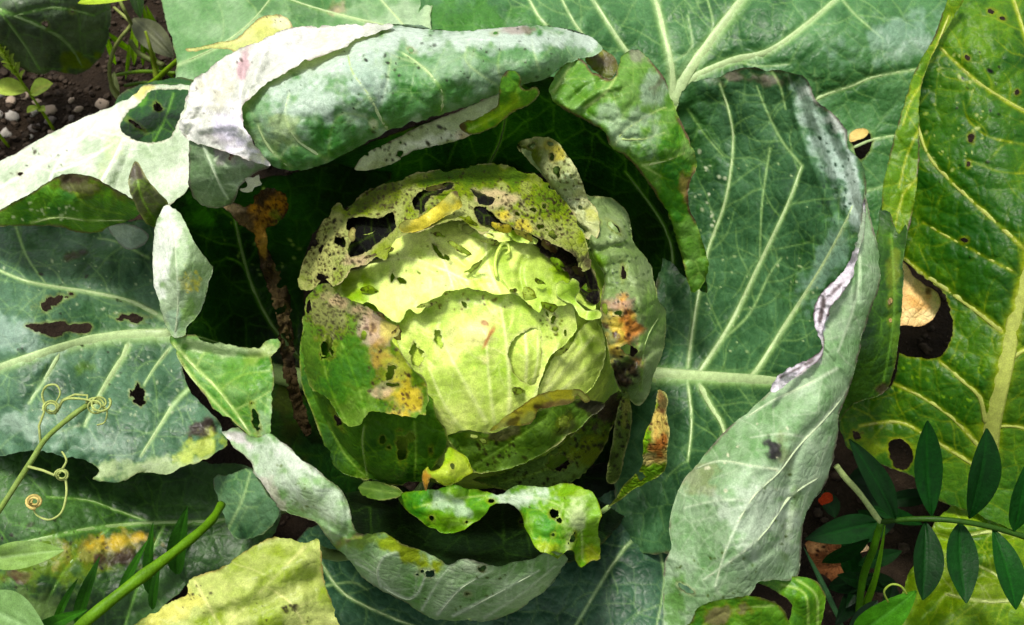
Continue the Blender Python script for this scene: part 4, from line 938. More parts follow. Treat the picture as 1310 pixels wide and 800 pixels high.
# innermost leaves
leaf(HD, 'head_leaf', [(505, 415), (512, 385), (550, 350), (620, 335), (690, 350), (728, 378), (736, 402), (739, 421), (732, 435), (711, 450), (699, 470), (690, 493), (684, 520), (672, 560), (640, 600), (590, 606), (550, 590), (535, 550), (528, 500), (515, 460), (507, 432)], None, 'core', ball=0.003, seed=51, lip=0.002, lump=0.0012, puck=0.0006,
     polyholes=[[(676, 421), (662, 430), (654, 439), (650, 452), (655, 470), (668, 487), (682, 491), (690, 474), (692, 445), (688, 423)]],
     holes=[(533, 455, 7.5, 14, -24), (561, 433, 4.5, 9.5, -12), (708, 408, 3, 5, 20), (700, 402, 2, 6, -20), (711, 421, 4, 2.5, 0), (723, 426, 2, 4, 0), (608, 369, 9, 2, 8), (594, 389, 4, 3, 30)],
     veins=[('p', [(622, 540), (600, 500), (574, 452), (560, 420)], 6, 2), ('p', [(650, 545), (652, 500), (648, 440), (640, 390)], 6, 2), ('p', [(672, 545), (690, 492), (715, 440)], 6, 2), ('p', [(600, 560), (570, 520), (548, 470)], 5, 2), ('p', [(632, 540), (625, 480), (622, 430)], 5, 2)],
     patches=[(s(226, 206, 150), 612, 425, 40, 26, 10, 0.5), (s(200, 130, 60), 624, 434, 3, 13, 28, 0.9), (s(190, 130, 80), 620, 413, 6, 3, 20, 0.8), (s(166, 194, 74), 600, 500, 50, 40, 20, 0.4), (s(150, 180, 70), 560, 400, 40, 12, -20, 0.4), (s(150, 186, 50), 640, 575, 60, 30, 0, 0.4)],
     specks=[(30, 600, 385, 60, 14, 0.8, 2, s(130, 110, 50)), (20, 705, 415, 25, 20, 0.8, 2, s(100, 100, 40))], auto=(26, 26), step=1.5, edgea=0.5, **KW)
leaf(HD, 'head_leaf', [(436, 380), (436, 350), (450, 310), (500, 285), (560, 270), (640, 275), (700, 300), (745, 335), (765, 370), (762, 396), (748, 392), (735, 384), (722, 392), (700, 392), (690, 404), (680, 394), (672, 386), (660, 378), (640, 380), (620, 375), (601, 369), (587, 371), (564, 379), (547, 387), (543, 400), (531, 402), (523, 396), (512, 413), (498, 408), (485, 398), (473, 389), (455, 392)], None, 'core', ball=0.0085, seed=52, lip=0.003, lump=0.0014, puck=0.0006,
     holes=[(502, 355, 2, 6.5, 8), (514, 360, 6.5, 3.5, 14), (560, 322, 2.5, 12, -35), (572, 330, 2, 7, -30)], veins=[('p', [(440, 350), (520, 330), (600, 360)], 3, 1.5), ('p', [(550, 300), (570, 340), (580, 370)], 3, 1.5), ('p', [(620, 300), (625, 340), (640, 375)], 3, 1.5)],
     patches=[(s(120, 160, 50), 465, 370, 30, 20, 0, 0.6), (s(216, 228, 140), 530, 360, 50, 40, 0, 0.5), (s(150, 186, 40), 690, 340, 50, 30, 20, 0.6), (s(110, 150, 40), 730, 360, 30, 30, 0, 0.5)], specks=[(14, 540, 340, 60, 30, 0.8, 2, s(90, 100, 40))], auto=(26, 26), step=1.5,
     creases=[([(598, 350), (615, 332), (628, 318)], 0.004, 4), ([(560, 310), (600, 345), (620, 372)], -0.0015, 5), ([(670, 330), (664, 350), (672, 384)], -0.002, 4)], **KW)


def curl(pts, w, colr, lift=0.012, n=5):
    p = crom(pts, n)
    z = ball_z(p[:, 0], p[:, 1], lift)
    rib(HD, 'leaf_curl', p, z, w, w * 0.7, colr, M_HEAD, 0.2, flat=0.8)


curl([(636, 356), (633, 340), (636, 324), (643, 312), (650, 314), (651, 322), (646, 326)], 5, s(196, 220, 90), 0.013)
curl([(640, 358), (648, 368), (654, 376)], 4, s(176, 206, 70), 0.010)
leaf(HD, 'head_leaf', [(712, 362), (720, 358), (726, 362), (732, 356), (740, 361), (742, 372), (737, 382), (744, 392), (752, 397), (767, 396), (768, 407), (752, 410), (740, 404), (732, 390), (720, 385), (711, 376)], [(715, 368, .004), (733, 362, .012), (735, 380, .004), (750, 403, .010), (766, 402, .006)], 'core', ball=0.010, seed=53, lump=0.003, auto=None, patches=[(s(150, 196, 40), 740, 385, 30, 26, 0, 0.7)], ruf=0.003, **KW)
leaf(HD, 'head_leaf', [(742, 420), (760, 408), (772, 425), (775, 452), (768, 480), (752, 502), (725, 506), (700, 512), (684, 512), (690, 492), (700, 470), (712, 452), (732, 437)], None, 'core', ball=0.0012, seed=87, lump=0.002, puck=0.0006, veins=[('p', [(690, 512), (725, 470), (760, 430)], 5, 2), ('p', [(710, 508), (745, 475), (770, 450)], 4, 2), ('p', [(700, 490), (715, 465), (735, 440)], 4, 1.5)], patches=[(s(196, 216, 110), 725, 470, 30, 26, -30, 0.6), (s(140, 176, 50), 762, 450, 12, 40, 0, 0.5)], auto=(20, 20), **KW)  # the pale patch paints a highlight onto this leaf
leaf(HD, 'head_leaf', [(672, 412), (690, 416), (698, 440), (697, 474), (688, 496), (668, 494), (652, 476), (645, 452), (652, 430)], [(674, 455, .0062), (676, 418, .001), (694, 455, .0035), (676, 490, -.002), (650, 455, -.002)], 'core', ball=0.0, seed=88, lump=0.001, puck=0.0006, veins=[('p', [(672, 492), (674, 460), (672, 425)], 4, 2), ('p', [(682, 490), (688, 460), (688, 430)], 3, 1.5)], auto=(20, 16), **KW)
# chewed scraps standing up along the torn edges
for k, (x, y, w, h, an, cc, up_) in enumerate([(524, 292, 14, 6, -20, YEL, .024), (600, 283, 12, 5, 20, s(170, 190, 60), .022), (640, 290, 14, 6, 10, YEL, .024), (672, 301, 13, 5, 25, s(190, 180, 70), .024), (702, 316, 10, 5, 40, s(110, 80, 40), .02),
                                              (470, 332, 12, 5, -20, s(196, 176, 130), .02), (497, 320, 9, 5, -40, s(180, 180, 80), .022), (486, 404, 12, 4, 30, s(206, 180, 130), .026), (508, 426, 9, 7, 60, s(200, 186, 90), .026), (740, 348, 9, 5, 50, s(90, 64, 36), .018), (560, 300, 10, 4, 10, s(150, 180, 60), .014), (625, 310, 14, 4, 12, s(190, 206, 100), .014), (690, 360, 8, 4, 30, s(170, 200, 70), .012), (655, 372, 7, 3, -10, s(180, 200, 80), .011),
                                              (676, 380, 16, 9, 50, s(190, 216, 80), .009), (702, 392, 12, 7, 30, s(170, 206, 60), .010), (716, 340, 14, 6, 35, s(150, 190, 50), .013), (604, 346, 20, 4, -40, s(196, 220, 90), .012), (588, 318, 16, 6, 25, s(180, 206, 80), .012), (750, 372, 8, 8, 0, s(130, 170, 40), .012), (470, 372, 16, 6, 20, s(150, 180, 60), .012), (545, 392, 14, 5, -20, s(206, 224, 110), .011), (720, 448, 14, 6, -40, s(200, 220, 100), .006), (660, 500, 12, 4, 15, s(190, 214, 90), .006), (450, 300, 8, 10, 0, s(190, 186, 100), .022), (560, 240, 14, 5, -15, s(120, 120, 50), .022)]):
    th = np.linspace(0, 2 * np.pi, 9)[:-1]; rr = 1 + 0.35 * np.random.default_rng(k + 5).uniform(-1, 1, 8)
    ca, sa = math.cos(math.radians(an)), math.sin(math.radians(an))
    q = [(x + w * r_ * math.cos(t_) * ca - h * r_ * math.sin(t_) * sa, y + w * r_ * math.cos(t_) * sa + h * r_ * math.sin(t_) * ca) for t_, r_ in zip(th, rr)]
    leaf(HD, 'leaf_scrap', q, [(x, y, .004), (x - w, y, -.004), (x + w, y, -.003), (x, y - h, .002), (x, y + h, -.004)], dict(a=cc * 0.8, b=cc, vein=cc, bloom=cc, edge=s(110, 80, 44)), ball=up_ + 0.001, seed=120 + k, step=1.2, auto=None, bloom=0, mat=M_HEAD, trans=0.2, tear=1.6, specks=[(10, x, y, w, h, 0.6, 1.5, s(80, 56, 26))])
# eaten wrapper over the top of the head
leaf(HD, 'head_leaf', [(381, 362), (383, 345), (392, 325), (405, 300), (414, 280), (423, 265), (436, 258), (444, 266), (462, 248), (500, 230), (540, 220), (590, 211), (640, 209), (682, 221), (712, 245), (737, 275), (752, 310), (757, 342), (744, 348), (735, 330), (718, 318), (701, 312), (690, 306), (678, 300), (664, 298), (650, 290), (636, 292), (618, 300), (600, 290), (585, 282), (560, 288), (530, 300), (514, 302), (504, 318), (496, 336), (484, 330), (470, 338), (450, 345), (440, 360), (425, 368), (415, 362), (400, 372), (388, 374)], [(383, 350, .0), (430, 262, .0), (540, 222, -.002), (640, 212, -.002), (735, 275, .0), (440, 358, .002), (500, 320, .005), (560, 285, .006), (640, 288, .006), (700, 308, .006), (745, 340, .004), (600, 250, .002)], 'holey', ball=0.014, lip=0.005, seed=54, step=1.2, mat=M_ROT_SHADE, bloom=0.1, lump=0.004, ruf=0.003,
     polyholes=[[(446, 280), (465, 278), (481, 279), (494, 275), (503, 271), (506, 281), (504, 294), (492, 304), (479, 314), (467, 323), (448, 329), (446, 314), (455, 300), (443, 294)], [(528, 258), (536, 246), (556, 238), (576, 234), (578, 240), (560, 248), (548, 254), (540, 268), (532, 268)], [(606, 268), (620, 266), (640, 282), (652, 290), (640, 294), (616, 288)]],
     holes=[(434, 310, 6.5, 7, 0), (411, 356, 7, 5, 0), (411, 318, 2, 5, 20), (681, 268, 4, 3.5, 0), (697, 264, 2.5, 2.5, 0), (706, 302, 6, 5, 40), (690, 290, 4, 3, 0), (540, 268, 3, 6, 25)], shots=[(12, 690, 290, 40, 24, 1, 2.8), (6, 640, 260, 40, 20, 0.8, 1.8), (12, 420, 330, 26, 40, 0.8, 1.6)],
     patches=[(s(196, 176, 130), 632, 256, 28, 15, 15, 0.85), (s(190, 190, 110), 415, 325, 26, 46, 24, 0.6), (s(204, 186, 40), 645, 275, 13, 9, 0, 0.85), (s(196, 180, 50), 672, 290, 14, 6, 20, 0.8), (s(80, 116, 50), 600, 225, 110, 20, 0, 0.75), (s(90, 120, 56), 700, 250, 30, 20, 40, 0.5), (s(190, 160, 130), 462, 328, 18, 9, -25, 0.7), (s(70, 84, 40), 480, 252, 30, 16, -20, 0.6), (s(70, 56, 30), 736, 330, 20, 14, 30, 0.8)],
     specks=[(420, 415, 325, 34, 48, 0.5, 1.5, s(96, 84, 36)), (300, 500, 265, 64, 30, 0.5, 1.6, s(90, 78, 36)), (380, 690, 280, 56, 38, 0.5, 1.7, s(84, 70, 32)), (200, 590, 245, 90, 30, 0.5, 1.6, s(84, 80, 38)), (24, 690, 285, 50, 34, 1.2, 2.6, s(50, 40, 18)), (20, 430, 320, 34, 46, 1.2, 2.4, s(50, 44, 18))], auto=None, tear=1.8, edgew=3)
leaf(HD, 'head_leaf', [(510, 287), (520, 281), (535, 279), (558, 262), (574, 248), (584, 243), (588, 252), (592, 263), (580, 272), (560, 283), (542, 294), (520, 299), (512, 296)], [(512, 292, .0), (584, 246, .006), (590, 262, .0), (545, 280, .006)], 'yellow', ball=0.027, seed=55, patches=[(YEL, 550, 276, 46, 14, -32, 0.85), (BROWN, 586, 246, 5, 6, 0, .8)], auto=None, mat=M_HEAD, bloom=0.0, edgew=3, trans=0.25, ruf=0.002)
leaf(HD, 'head_leaf', [(585, 288), (606, 284), (630, 296), (655, 298), (662, 306), (640, 310), (612, 305), (595, 300)], None, 'core', ball=0.012, seed=56, holes=[(597, 293, 8, 5, 15), (625, 302, 7, 3, 10)], auto=None, **KW)
leaf(HD, 'head_leaf', [(650, 298), (662, 294), (676, 300), (688, 306), (686, 313), (672, 312), (656, 308)], None, 'core', ball=0.017, seed=57, patches=[(s(140, 180, 40), 668, 303, 20, 9, 10, 0.7)], auto=None, **KW)
leaf(HD, 'head_leaf', [(426, 300), (440, 268), (480, 262), (520, 262), (522, 286), (506, 302), (496, 326), (470, 340), (446, 346), (430, 330)], None, dict(PAL['wrap'], a=s(26, 30, 12), b=s(46, 48, 20)), ball=0.0105, seed=75, bloom=0.0, auto=None, mat=M_ROT_SHADE, tear=1.6)  # dark sheet standing in for the shade inside the wrapper's big hole
leaf(HD, 'head_leaf', [(518, 240), (560, 228), (600, 240), (640, 258), (664, 284), (656, 297), (620, 290), (590, 284), (560, 284), (524, 286)], None, dict(PAL['wrap'], a=s(30, 32, 14), b=s(60, 60, 26)), ball=0.0125, seed=77, bloom=0.0, auto=None, mat=M_ROT_SHADE, tear=1.6)  # dark sheet behind the upper holes, their shade put into its colour
leaf(HD, 'head_leaf', [(680, 300), (705, 304), (735, 318), (756, 340), (768, 372), (764, 392), (748, 384), (735, 362), (712, 340), (690, 322)], None, dict(PAL['wrap'], a=s(40, 32, 18), b=s(66, 52, 28)), ball=0.0125, seed=76, bloom=0.0, auto=None, mat=M_ROT_SHADE, tear=2.4, ruf=0.004)
# left wrapper and the darker one below it
leaf(HD, 'head_leaf', [(400, 400), (440, 480), (500, 500), (548, 500), (560, 535), (571, 550), (571, 572), (556, 596), (541, 616), (500, 622), (470, 615), (432, 602), (415, 570), (400, 530), (385, 490), (384, 440)], None, dict(PAL['wrap'], a=s(62, 104, 38), b=s(98, 138, 60)), ball=0.0105, seed=58, step=1.6, holes=[(489, 563, 4.5, 4.5, 0), (514, 574, 6, 17, -6), (526, 558, 4.5, 5, 0), (497, 572, 2, 2, 0), (551, 576, 2, 4, 0), (432, 538, 3, 10, -30)], veins=[('v', [(466, 545), (464, 570), (470, 610)], 3, 1.5), ('p', [(530, 540), (532, 580), (530, 612)], 3, 1.5), ('p', [(420, 540), (440, 580), (470, 612)], 3, 1.5)], auto=(22, 26), bloom=0.1)
leaf(HD, 'head_leaf', [(392, 380), (403, 367), (419, 362), (430, 371), (452, 385), (473, 392), (485, 404), (502, 412), (512, 418), (510, 429), (502, 436), (514, 451), (527, 470), (543, 484), (548, 498), (549, 531), (538, 536), (531, 540), (510, 532), (490, 529), (472, 528), (461, 545), (438, 541), (420, 512), (400, 500), (388, 470), (383, 430)], [(385, 430, -.002), (400, 380, .0), (440, 380, .004), (510, 420, .01), (540, 485, .01), (545, 530, .008), (440, 540, .002), (400, 500, -.002), (450, 450, .002)], 'wrap', lip=0.004, ball=0.017, seed=59, step=1.5, bloom=0.12, holes=[(418, 445, 8, 14, 8), (395, 393, 2.5, 9, 5), (500, 478, 5, 10, 10), (502, 492, 8, 2.5, 5), (466, 428, 4, 5, 0)],
     patches=[(s(150, 150, 84), 428, 400, 40, 32, 20, 0.75), (s(206, 176, 150), 474, 422, 16, 24, -28, 0.95), (s(200, 170, 130), 455, 396, 34, 8, 24, 0.8), (s(206, 190, 90), 500, 424, 14, 12, 0, 0.8), (s(190, 150, 40), 490, 462, 14, 30, -10, 0.75), (s(176, 180, 50), 510, 480, 20, 26, -20, 0.75), (s(200, 176, 30), 522, 512, 28, 22, 0, 0.9), (s(210, 180, 140), 492, 500, 14, 8, 0, 0.8), (s(72, 124, 56), 450, 480, 34, 44, 0, 0.6)],
     specks=[(420, 428, 400, 42, 36, 0.5, 1.6, s(84, 76, 38)), (50, 505, 480, 36, 50, 0.8, 2.6, s(90, 66, 30)), (14, 470, 425, 12, 12, 1, 3, s(120, 90, 70)), (20, 524, 515, 20, 14, 0.8, 2, s(110, 76, 20))], veins=[('p', [(470, 540), (460, 500), (445, 460), (430, 420)], 3, 1.5), ('p', [(440, 535), (420, 490), (410, 440)], 2.5, 1.2)], auto=(20, 22), ruf=0.002, tear=1.4)
# rolled right wrappers
leaf(HD, 'head_leaf', [(660, 188), (674, 177), (699, 175), (713, 181), (727, 198), (738, 217), (746, 236), (753, 256), (764, 268), (768, 286), (764, 306), (750, 306), (732, 284), (722, 268), (709, 251), (700, 232), (692, 222), (678, 206)],
     [(668, 184, .228), (705, 180, .262), (745, 245, .272), (755, 302, .268), (705, 240, .262), (720, 225, .28), (680, 200, .235), (760, 275, .268)], dict(PAL['holey'], a=s(150, 164, 100), b=s(200, 202, 144)), seed=60, step=1.2, bloom=0.15, holes=[(706, 201, 3, 4, 0), (712, 218, 4, 8, -10), (704, 184, 4, 2.5, 0), (743, 265, 2.5, 2.5, 0), (681, 186, 5, 3, -20)], patches=[(s(190, 176, 40), 706, 195, 14, 18, 20, 0.8), (s(96, 116, 50), 676, 195, 12, 20, -30, 0.8), (s(176, 180, 70), 755, 275, 10, 10, 0, 0.7), (s(176, 192, 150), 722, 245, 12, 26, -30, 0.6)], specks=[(200, 725, 235, 26, 54, 0.5, 1.4, s(96, 90, 44))], auto=None, ruf=0.006, lump=0.004, puck=0.0014, netscale=14, tear=1.0, rolls=[([(664, 186), (678, 206), (692, 222), (700, 232), (709, 251), (722, 268), (732, 282), (747, 297)], 12, 0.014)])
leaf(HD, 'head_leaf', [(664, 192), (676, 182), (700, 180), (714, 186), (727, 203), (738, 222), (746, 240), (756, 250), (782, 253), (803, 272), (809, 300), (822, 322), (835, 344), (843, 380), (852, 398), (851, 440), (842, 470), (833, 500), (818, 520), (802, 508), (788, 492), (780, 464), (775, 433), (768, 410), (768, 382), (772, 355), (759, 332), (748, 306), (732, 284), (720, 266), (706, 248), (696, 228), (680, 210)],
     [(668, 190, .222), (705, 186, .25), (720, 225, .262), (700, 232, .25), (745, 245, .258), (748, 290, .258), (782, 255, .235), (808, 300, .24), (851, 400, .222), (834, 498, .195), (800, 505, .205), (770, 400, .255), (790, 300, .262), (815, 390, .262), (805, 460, .242), (772, 355, .258)], dict(PAL['wrap'], a=s(100, 126, 76), b=s(142, 162, 108), bloom=s(164, 178, 142)), seed=61, step=1.5, bloom=0.3, holes=[(798, 348, 3, 8, 0), (786, 292, 3, 9, -45), (762, 282, 5, 2.5, 20), (774, 397, 3.5, 7, -10), (791, 401, 4, 4, 0), (806, 448, 10, 5, 25)],
     patches=[(s(206, 180, 60), 786, 418, 19, 38, -4, 0.95), (s(206, 126, 40), 806, 420, 12, 30, -8, 0.85), (s(190, 150, 120), 790, 390, 22, 8, 0, 0.8), (s(84, 66, 40), 798, 475, 20, 20, 0, 0.95), (s(110, 150, 60), 765, 335, 10, 14, 0, 0.6), (s(120, 156, 90), 835, 410, 14, 24, 0, 0.5)], specks=[(30, 790, 420, 18, 40, 1, 3, s(96, 56, 24)), (70, 805, 340, 34, 60, 0.7, 1.8, s(60, 80, 56)), (40, 800, 475, 18, 20, 1, 2.5, s(50, 36, 20))], veins=[('v', [(820, 500), (825, 440), (845, 402)], 3, 1.5), ('p', [(800, 480), (825, 420), (830, 360)], 2.5, 1.2), ('p', [(770, 320), (800, 310), (808, 300)], 2.5, 1.2)], auto=(20, 20), lump=0.005, ruf=0.005, puck=0.0012, netscale=20, creases=[([(770, 320), (795, 316), (812, 318)], -0.004, 5), ([(772, 372), (805, 366), (846, 376)], -0.003, 5), ([(790, 300), (812, 350), (824, 420), (815, 490)], 0.005, 9), ([(800, 470), (825, 455), (850, 440)], -0.003, 5)],
     rolls=[([(782, 253), (803, 272), (809, 300), (835, 344), (852, 398), (851, 440), (833, 500)], 16, 0.016), ([(748, 292), (759, 332), (772, 355), (768, 382), (768, 410), (775, 433), (780, 464), (800, 508)], 8, 0.008)])
# lower wrappers
leaf(HD, 'head_leaf', [(600, 612), (640, 606), (700, 580), (735, 552), (770, 518), (792, 498), (798, 520), (783, 550), (776, 568), (757, 598), (732, 618), (690, 626), (650, 628), (618, 620)], None, dict(PAL['wrap'], a=s(62, 86, 34), b=s(100, 120, 56)), ball=0.010, lip=0.003, seed=62, holes=[(715, 591, 13, 9, -20)], specks=[(90, 750, 560, 40, 40, 0.8, 2.4, s(50, 40, 20)), (30, 690, 610, 50, 12, 0.8, 2, s(60, 50, 24))], patches=[(s(80, 56, 40), 775, 525, 18, 26, 30, 0.8), (s(126, 130, 56), 750, 575, 26, 24, 0, 0.5)], auto=None, veins=[('p', [(640, 618), (700, 600), (760, 560)], 2.5, 1.2)], mat=M_ROT_SHADE, tear=1.4)
leaf(HD, 'head_leaf', [(570, 558), (586, 552), (604, 550), (628, 553), (655, 544), (690, 524), (712, 515), (744, 510), (764, 512), (775, 520), (756, 534), (742, 548), (728, 557), (707, 574), (691, 584), (656, 599), (630, 604), (611, 606), (598, 596), (584, 578)], None, dict(PAL['wrap'], a=s(66, 96, 30), b=s(104, 128, 48)), ball=0.014, lip=0.004, seed=63, holes=[(618, 564, 4, 2.5, 20), (608, 559, 6, 2, 15), (720, 540, 8, 5, -40)], patches=[(s(110, 90, 40), 640, 556, 26, 8, -15, 0.6), (s(56, 44, 30), 760, 522, 22, 12, 30, 0.85), (s(60, 50, 24), 720, 548, 22, 12, -30, 0.6)], specks=[(40, 640, 580, 40, 20, 0.8, 2.2, s(60, 56, 20))], veins=[('p', [(600, 600), (640, 575), (700, 535)], 3, 1.5), ('p', [(590, 575), (620, 570), (650, 575)], 2.5, 1.2)], auto=(16, 16), lump=0.003, edgew=2.5, edgea=0.8, tear=1.4)
leaf(HD, 'head_leaf', [(625, 553), (638, 540), (648, 531), (666, 520), (682, 508), (695, 503), (710, 499), (734, 497), (746, 501), (756, 511), (748, 516), (738, 506), (733, 516), (716, 520), (700, 523), (688, 526), (682, 540), (664, 545), (648, 546)], [(628, 552, .0), (684, 522, .006), (720, 506, .006), (752, 512, .0)], 'yellow', ball=0.0225, seed=64, mat=M_HEAD, patches=[(s(222, 206, 30), 690, 515, 60, 16, -25, 0.8), (s(90, 60, 36), 697, 520, 14, 6, -20, 0.9), (s(180, 140, 90), 716, 516, 24, 5, -10, 0.8), (s(100, 70, 40), 655, 540, 12, 4, -30, 0.7), (s(120, 90, 40), 660, 528, 6, 4, 0, .6)], bloom=0.0, auto=None, edgew=2.5, trans=0.2, tear=1.4)
leaf(HD, 'head_leaf', [(800, 500), (808, 520), (808, 548), (800, 582), (792, 614), (776, 618), (778, 590), (784, 560), (788, 530)], None, dict(PAL['wrap'], a=s(60, 70, 30), b=s(100, 100, 50)), ball=0.016, seed=65, specks=[(70, 795, 560, 16, 50, 0.8, 2.2, s(50, 40, 20))], patches=[(s(150, 150, 50), 800, 530, 7, 18, 0, 0.6)], auto=None, mat=M_ROT_SHADE)
# frilled leaf below the head
FR = leaf(CAB, 'inner_leaf', [(509, 640), (515, 630), (526, 627), (540, 625), (558, 623), (582, 619), (600, 622), (617, 627), (637, 631), (648, 625), (661, 621), (680, 621), (701, 623), (717, 618), (732, 619), (746, 623), (758, 630), (765, 640), (770, 659), (767, 675), (769, 692), (768, 715), (756, 718), (744, 727), (736, 718), (732, 704), (722, 708), (713, 715), (703, 710), (693, 707), (684, 700), (677, 687), (670, 672), (668, 660), (660, 650), (649, 645), (640, 645), (629, 648), (620, 660), (609, 668), (595, 678), (574, 684), (560, 680), (546, 675), (535, 664), (524, 657)],
     [(510, 640, .228), (540, 642, .246), (574, 683, .226), (582, 621, .24), (580, 650, .25), (640, 638, .252), (661, 622, .246), (717, 619, .24), (744, 645, .258), (700, 690, .252), (768, 690, .232), (745, 725, .216), (669, 660, .246), (710, 650, .25)], dict(PAL['green'], a=s(84, 140, 38), b=s(136, 176, 66)), seed=66, lip=0.004, step=1.5, bloom=0.12, holes=[(708, 657, 5.5, 6, -20), (716, 666, 3, 3, 0), (629, 641, 3.5, 2, 0), (552, 664, 3, 3, 0), (597, 668, 2.5, 1.8, 0), (732, 690, 3, 8, 25), (708, 684, 2, 2, 0)],
     patches=[(s(170, 196, 160), 578, 645, 24, 12, 10, 0.7), (s(196, 212, 190), 670, 634, 34, 12, -8, 0.8), (s(196, 210, 150), 735, 660, 16, 30, 20, 0.6), (s(70, 130, 24), 530, 645, 18, 14, 0, 0.6), (s(80, 140, 24), 705, 675, 18, 18, 0, 0.5), (s(170, 186, 60), 690, 700, 16, 10, 0, 0.7), (s(176, 180, 60), 755, 712, 12, 12, 0, 0.6), (s(120, 160, 30), 735, 626, 24, 8, 0, 0.6)], veins=[('p', [(530, 650), (570, 640), (620, 634)], 3, 1.5), ('p', [(640, 635), (700, 640), (740, 670), (745, 715)], 3, 1.5), ('p', [(720, 645), (712, 675), (700, 700)], 2.5, 1.2)], auto=(14, 18), ruf=0.005, lump=0.004, edgew=2.5, edgea=0.4, specks=[(12, 640, 650, 120, 40, 0.6, 1.6, s(80, 80, 34))])
leaf(FR, 'leaf_fold', [(458, 622), (468, 615), (488, 616), (514, 627), (512, 636), (498, 640), (480, 640), (464, 634)], [(460, 625, .205), (512, 632, .222), (485, 630, .222)], 'wrap', seed=67, auto=(14, 14), veins=[('p', [(510, 632), (485, 628), (462, 624)], 3, 1.5)], ruf=0.004, lump=0.004, tear=1.6)
leaf(FR, 'leaf_fold', [(540, 617), (541, 602), (548, 596), (552, 602), (566, 595), (569, 580), (575, 571), (586, 577), (598, 585), (601, 594), (606, 604), (596, 610), (582, 619), (568, 622), (557, 616), (549, 618), (545, 630)], [(543, 615, .258), (575, 575, .262), (603, 600, .255), (575, 605, .272), (546, 628, .25)], dict(PAL['lime'], a=s(140, 176, 36), b=s(180, 200, 70)), seed=68, bloom=0.0, holes=[(579, 596, 2.5, 4, 0), (554, 615, 4, 2.5, 0)], patches=[(ORANGE, 544, 612, 6, 18, 0, 0.8), (s(190, 206, 60), 580, 600, 20, 12, 0, 0.5)], auto=(14, 12), edgew=3, ruf=0.003)
o = leaf(CAB, 'inner_leaf', [(841, 499), (849, 500), (855, 512), (853, 530), (857, 550), (854, 575), (854, 595), (847, 607), (829, 617), (808, 629), (793, 641), (776, 650), (790, 634), (797, 621), (816, 602), (822, 589), (822, 567), (827, 550), (833, 536), (838, 519)],
     [(845, 500, .218), (856, 550, .222), (824, 570, .225), (840, 560, .238), (852, 600, .21), (795, 638, .185), (778, 650, .165)], dict(PAL['wrap'], a=s(90, 130, 50), b=s(130, 160, 70)), seed=69, mat=M_ROT_SHADE, bloom=0.05, patches=[(s(210, 180, 90), 842, 545, 16, 40, 0, 0.85), (s(190, 110, 40), 845, 568, 13, 16, 0, 0.9), (s(120, 80, 50), 848, 515, 6, 16, 0, 0.7), (s(206, 180, 110), 835, 588, 14, 8, 0, 0.7), (s(116, 156, 50), 827, 560, 4, 24, 10, 0.6)], holes=[(819, 608, 5, 5.5, 0)], specks=[(40, 842, 550, 14, 40, 0.8, 2.2, s(110, 60, 24))], auto=None, lump=0.003, ruf=0.003)
petiole(o, 778, 649, .165, 6, 0.07)
# rotted brown strip hanging between the outer leaves and the head
o = leaf(CAB, 'withered_leaf', [(284, 262), (300, 259), (318, 262), (326, 250), (330, 240), (345, 240), (362, 246), (371, 258), (368, 274), (356, 288), (344, 292), (343, 310), (350, 330), (362, 352), (370, 372), (374, 400), (376, 430), (380, 470), (386, 500), (394, 530), (400, 552), (390, 560), (380, 545), (370, 515), (362, 485), (358, 450), (352, 410), (342, 370), (332, 340), (328, 318), (322, 300), (306, 290), (296, 276)],
     [(288, 264, .235), (340, 245, .248), (368, 262, .228), (330, 285, .24), (340, 330, .205), (356, 400, .165), (372, 500, .125), (400, 560, .105)], dict(a=s(62, 50, 28), b=s(112, 92, 52), vein=s(150, 120, 80), bloom=s(140, 120, 90), edge=s(60, 40, 26)), seed=70, mat=M_ROT_SHADE, bloom=0.0, auto=None, lump=0.006, ruf=0.008, tear=2.6, puck=0.002, netscale=12, patches=[(s(190, 136, 26), 348, 264, 22, 22, 0, 0.95), (s(180, 130, 30), 332, 292, 12, 22, 0, 0.8), (s(90, 140, 40), 355, 282, 12, 10, 0, 0.7), (s(190, 150, 60), 338, 315, 6, 16, 0, 0.8), (TAN, 300, 268, 14, 8, 0, 0.6)], specks=[(90, 345, 264, 24, 24, 0.8, 2, s(90, 60, 16)), (60, 350, 400, 20, 100, 1, 2.5, s(60, 40, 26))], shots=[(40, 362, 440, 16, 120, 1, 4)], label='brown rotted leaf strip with an orange end')
leaf(o, 'leaf_fold', [(306, 242), (316, 238), (314, 228), (324, 226), (333, 222), (332, 230), (336, 236), (328, 240), (322, 246), (310, 246)], [(308, 244, .268), (330, 225, .278), (334, 238, .262)], 'white', seed=71, auto=None, bloom=0.4, tear=1.5)

